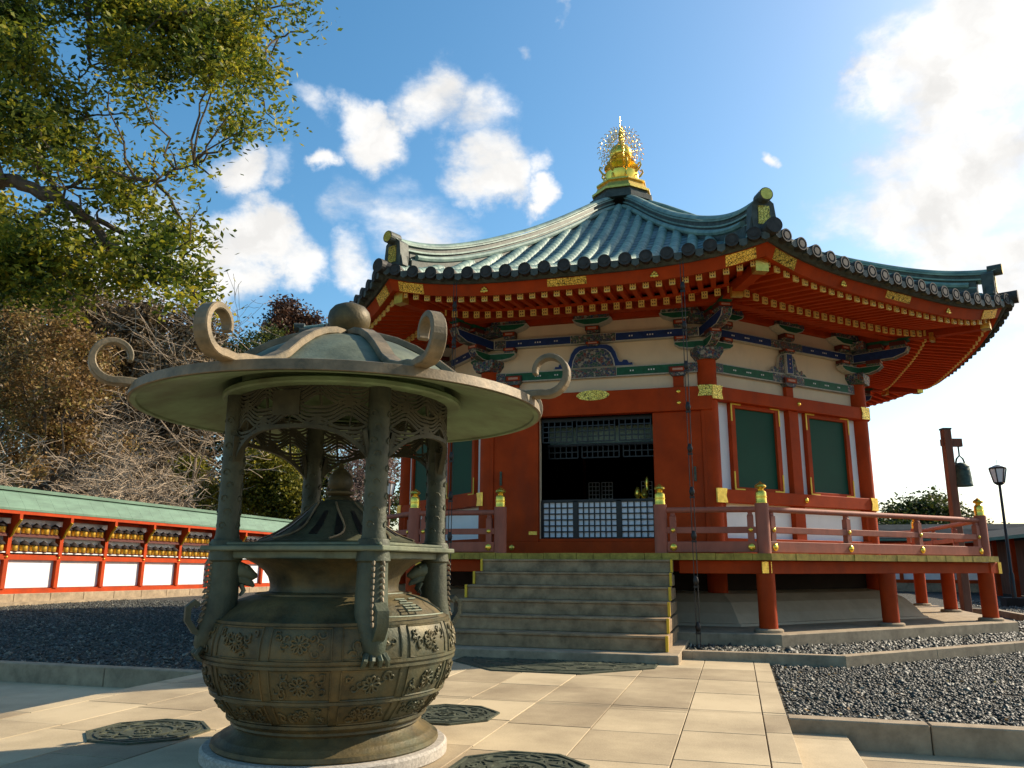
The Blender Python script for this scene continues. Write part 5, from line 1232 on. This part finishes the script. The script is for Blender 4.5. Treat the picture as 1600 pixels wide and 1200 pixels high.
CONI= [(-40.29, 49.14, 25.74, 1.37), (-39.89, 46.92, 23.91, 1.21), (-38.89, 49.37, 24.53, 1.24), (-37.75, 49.24, 24.87, 0.87), (-39.43, 46.58, 25.54, 0.72), (-38.8, 47.59, 22.82, 1.52), (-39.87, 45.88, 22.76, 0.72), (-39.95, 48.72, 26.61, 0.43)]
RT= [(14.11, 47.61, 4.79, 0.99), (15.74, 49.0, 5.08, 1.25), (17.08, 48.98, 5.05, 1.24), (17.87, 48.68, 4.77, 0.99), (18.82, 49.22, 4.3, 0.99), (13.49, 47.03, 4.05, 0.88), (16.85, 46.06, 5.9, 0.38), (16.72, 48.03, 5.57, 0.44), (18.89, 46.22, 3.91, 0.75), (12.24, 44.94, 3.65, 0.67), (15.98, 48.6, 3.84, 1.99), (17.06, 45.87, 3.24, 1.42), (13.52, 45.08, 3.27, 1.42)]
BACK= [(-55.09, 34.67, 6.06, 3.26), (-54.29, 41.39, 7.07, 2.97), (-44.75, 38.23, 7.13, 2.74), (-38.6, 38.65, 5.4, 2.69), (-57.29, 40.23, 10.6, 3.55), (-46.35, 37.3, 10.92, 3.27), (-33.18, 46.98, 8.11, 3.55), (-28.01, 47.0, 6.24, 2.9), (-52.14, 41.62, 16.63, 3.54), (-60.94, 40.13, 15.62, 3.59), (-34.96, 44.28, 9.06, 3.44), (-46.22, 42.96, 17.76, 2.94)]

THICK= [(-33.75, 15.19, 15.71, 1.72), (-36.22, 20.57, 16.42, 2.15), (-31.9, 19.65, 15.35, 2.06), (-30.34, 21.78, 15.41, 1.75), (-25.59, 18.06, 13.57, 1.04), (-36.99, 20.21, 13.85, 2.34), (-34.92, 22.33, 13.37, 2.41), (-26.89, 17.31, 11.26, 2.07), (-34.58, 17.35, 9.9, 2.17), (-33.11, 19.75, 9.48, 2.27), (-31.63, 22.36, 9.84, 2.37), (-26.64, 18.88, 9.36, 1.61), (-31.54, 17.0, 6.42, 2.12), (-29.18, 18.24, 6.12, 2.15), (-29.07, 21.31, 6.44, 1.53), (-39.15, 19.64, 12.22, 1.95), (-26.54, 20.17, 11.88, 1.28), (-38.55, 16.6, 16.23, 1.83), (-38.71, 16.8, 13.13, 1.84)]
DARKX= [(-35.98, 14.27, 10.84, 2.05), (-36.21, 14.2, 7.66, 2.05), (-33.75, 12.81, 5.05, 1.63), (-35.78, 14.32, 14.5, 1.88), (-34.13, 14.78, 12.27, 1.71), (-37.53, 13.83, 12.29, 2.05), (-35.02, 14.54, 8.7, 1.71)]
CONI=[(a,b,c,d*.8) for a,b,c,d in CONI]; DKMID=[b for b in DKMID if b[2]<18.5 or b[0]>-24.0]
M['leafrd']=leafmat('red brown needles',[(.03,.016,.010),(.09,.042,.024),(.17,.085,.045)],.2)
DARKL+=[tuple(b) for b in DARKX]
tr=thing('camphor_tree','tall evergreen tree with sunlit olive leaves overhanging from the upper left','tree',(-14.5,-13.5,0))
m=MB(); m.smooth=True; rg=random.Random(11)
P=limb(m,(-14.5,-13.5,-.2),(-14.0,-12.6,6.5),.55,.34,rg,7,.03,14)
for bnd,r0 in zip(CAMBR,[.14,.06,.05,.06,.09,.09,.04,.025,.06,.055,.05,.035,.035,.04,.04,.04]):
    n=len(bnd); rr=[r0*(1-.72*i/(n-1)) for i in range(n)]
    pp=[]
    for a,b in zip(bnd,bnd[1:]):
        a=Vector(a); b=Vector(b)
        for t in (0,.34,.67): pp.append(a.lerp(b,t)+Vector((rg.gauss(0,.05),rg.gauss(0,.05),rg.gauss(0,.05)))*(a-b).length*(t>0))
    pp.append(Vector(bnd[-1])); m.tube(pp,[r0*(1-.75*i/(len(pp)-1)) for i in range(len(pp))],8)
for i in (0,4,5,8): limb(m,P[-2],CAMBR[i][0],.24,[.12,.045,.04,.045,.07,.075,.03,.02,.045][i],rg,5,.03,8)
m.build('trunk','bark',tr)
lf,tips=leaves('crown',[(a,b,c,d*.80) for a,b,c,d in CAMB],50000,.130,M['leaf'],tr,21,shell=.25,aspect=.45)
# fine twigs joining the leaf sprays to the nearest bough
m=MB(); B0=np.array([p for b in CAMBR for p in b]+[b[:3] for b in CAMB]); rg2=random.Random(5)
for t in tips[::4]:
    d=np.linalg.norm(B0-t,axis=1); i=int(d.argmin()); 
    q=B0[i]; 
    if d[i]>1.6: continue
    mid=(q+t)/2+np.array([rg2.gauss(0,.06),rg2.gauss(0,.06),rg2.gauss(0,.06)]); m.tube([tuple(q),tuple(mid),tuple(t)],[.011,.008,.004],3)
for b in CAMB[::1]:
    d=np.linalg.norm(np.array([p for bb in CAMBR for p in bb])-np.array(b[:3]),axis=1); q=np.array([p for bb in CAMBR for p in bb])[d.argmin()]
    if d.min()<3: limb(m,tuple(q),b[:3],.022,.009,rg2,5,.10,4)
m.build('twigs','bark',tr)
def gbase(bl): 
    x=sum(b[0] for b in bl)/len(bl); y=sum(b[1] for b in bl)/len(bl); return (x,y,-.2)
def blobtree(name,label,bl,n,size,lm,seed,group=None,tr=.25,cat='tree'):
    b=gbase(bl); h=max(q[2] for q in bl); return ptree(name,label,b,h,bl,n,size,lm,seed,group,tr,cat=cat)
blobtree('oak_tree','rust brown leaved winter tree behind the lantern wall at far left',RUST,17000,.19,'leafbr',31)
blobtree('evergreen_tree','dark evergreen tree high at the left edge behind the rust coloured tree',DARKL,14000,.28,'leafdk',32)
blobtree('evergreen_tree','dark evergreen trees massed behind the canopy scroll of the burner',DKMID,24000,.30,'leafdk',33)
blobtree('clipped_bush','sunlit yellow green shrub above the wall seen through the burner pillars',BUSH,30000,.20,'leafyl',34,cat='bush',tr=.15)
blobtree('cherry_tree','pinkish brown budding tree between the burner pillars and the hall',BLOS,14000,.12,'blossom',35)
blobtree('conifer_tree','small reddish brown conifer standing alone on the skyline above the burner canopy',CONI,9000,.38,'leafrd',36)
blobtree('pine_tree','distant dark round tree on the skyline right of the hall',RT,15000,.34,'leafdk',37)
M['brush']=leafmat('dry brush',[(.055,.040,.022),(.15,.105,.055),(.29,.21,.115)],.3)
blobtree('thicket_tree','grey brown leafless thicket filling the slope between the rust tree and the burner',THICK,60000,.30,'brush',39)
o=leaves('woodland',BACK+BUSH2,26000,.5,M['leafdk'],None,38)[0]; tag(o,'dark wooded slope behind the left wall','woodland',kind='stuff')
bare('bare_tree','bare pale twiggy tree spreading above the lantern wall in front of the dark woods',(-20.3,6.5,-.2),9,1.1,41,up=.12,lv=5,kids=(5,4,4,3,3),droop=.03)
bare('bare_tree','bare pale tree at left with long sunlit twigs hanging over the roof of the wall',(-20.0,1.5,-.2),8,1.2,42,up=.0,lv=5,kids=(5,4,4,3,3),droop=.05)
bare('bare_tree','tall bare grey tree rising between the rust tree and the burner canopy',(-24,14,-.2),17,1.0,43,up=.3,lv=5,kids=(5,4,4,3,3),first=.38,minr=.010,r0=.12)
bare('bare_tree','fine dark bare treetop against the clouds beside the left canopy scroll',(-27,30,-.2),21,1.0,44,mt='twigd',up=.35,lv=5,kids=(5,4,4,3,3),first=.4,minr=.013,r0=.15)
bare('bare_tree','bare light brown thicket tree under the camphor boughs',(-25,8,-.2),15,1.2,45,up=.2,lv=5,kids=(5,4,4,3,3),first=.36,minr=.009,r0=.13)

bare('bare_tree','pale bare shrub tree in front of the rust coloured tree at far left',(-20.6,-1.6,-.2),8.5,1.1,46,up=.1,lv=5,kids=(5,4,4,3,3),droop=.03)
bare('bare_tree','bare pale tree left of the evergreen mass below the canopy rim',(-21.5,9.5,-.2),10,1.1,47,up=.15,lv=5,kids=(5,4,4,3,3),droop=.02)
UPB=[tuple(b) for b in THICK[:12]]
o=leaves('woodland',[(x*1.25+2.6*.25*-1,y*1.25+6,z*1.12,r*1.3) for x,y,z,r in UPB],22000,.42,M['leafdk'],None,48)[0]; tag(o,'dark upper wooded slope behind the grey brown thicket','woodland',kind='stuff')

rg3=np.random.default_rng(77); n=160
P=np.stack([rg3.uniform(2.3,8.5,n),rg3.uniform(-11.9,-8.6,n),rg3.uniform(.0,.012,n)],1)
P=P[P[:,0]>2.66]; n=len(P)
a=rg3.normal(size=(n,3)); a[:,2]*=.25; a/=np.linalg.norm(a,axis=1)[:,None]; b=np.cross(a,np.array([0,0,1.])+rg3.normal(0,.3,(n,3))); b/=np.linalg.norm(b,axis=1)[:,None]
q=rg3.uniform(.018,.032,(n,1)); V_=np.stack([P-a*q,P+b*q*.45,P+a*q,P-b*q*.45],1).reshape(-1,3); V_[:,2]=np.maximum(V_[:,2],.004)
o=pts_mesh('fallen_leaves',V_,np.arange(4*n).reshape(n,4),M['leafbr']); tag(o,'few dry fallen leaves scattered on the right gravel bed','leaves',kind='stuff')
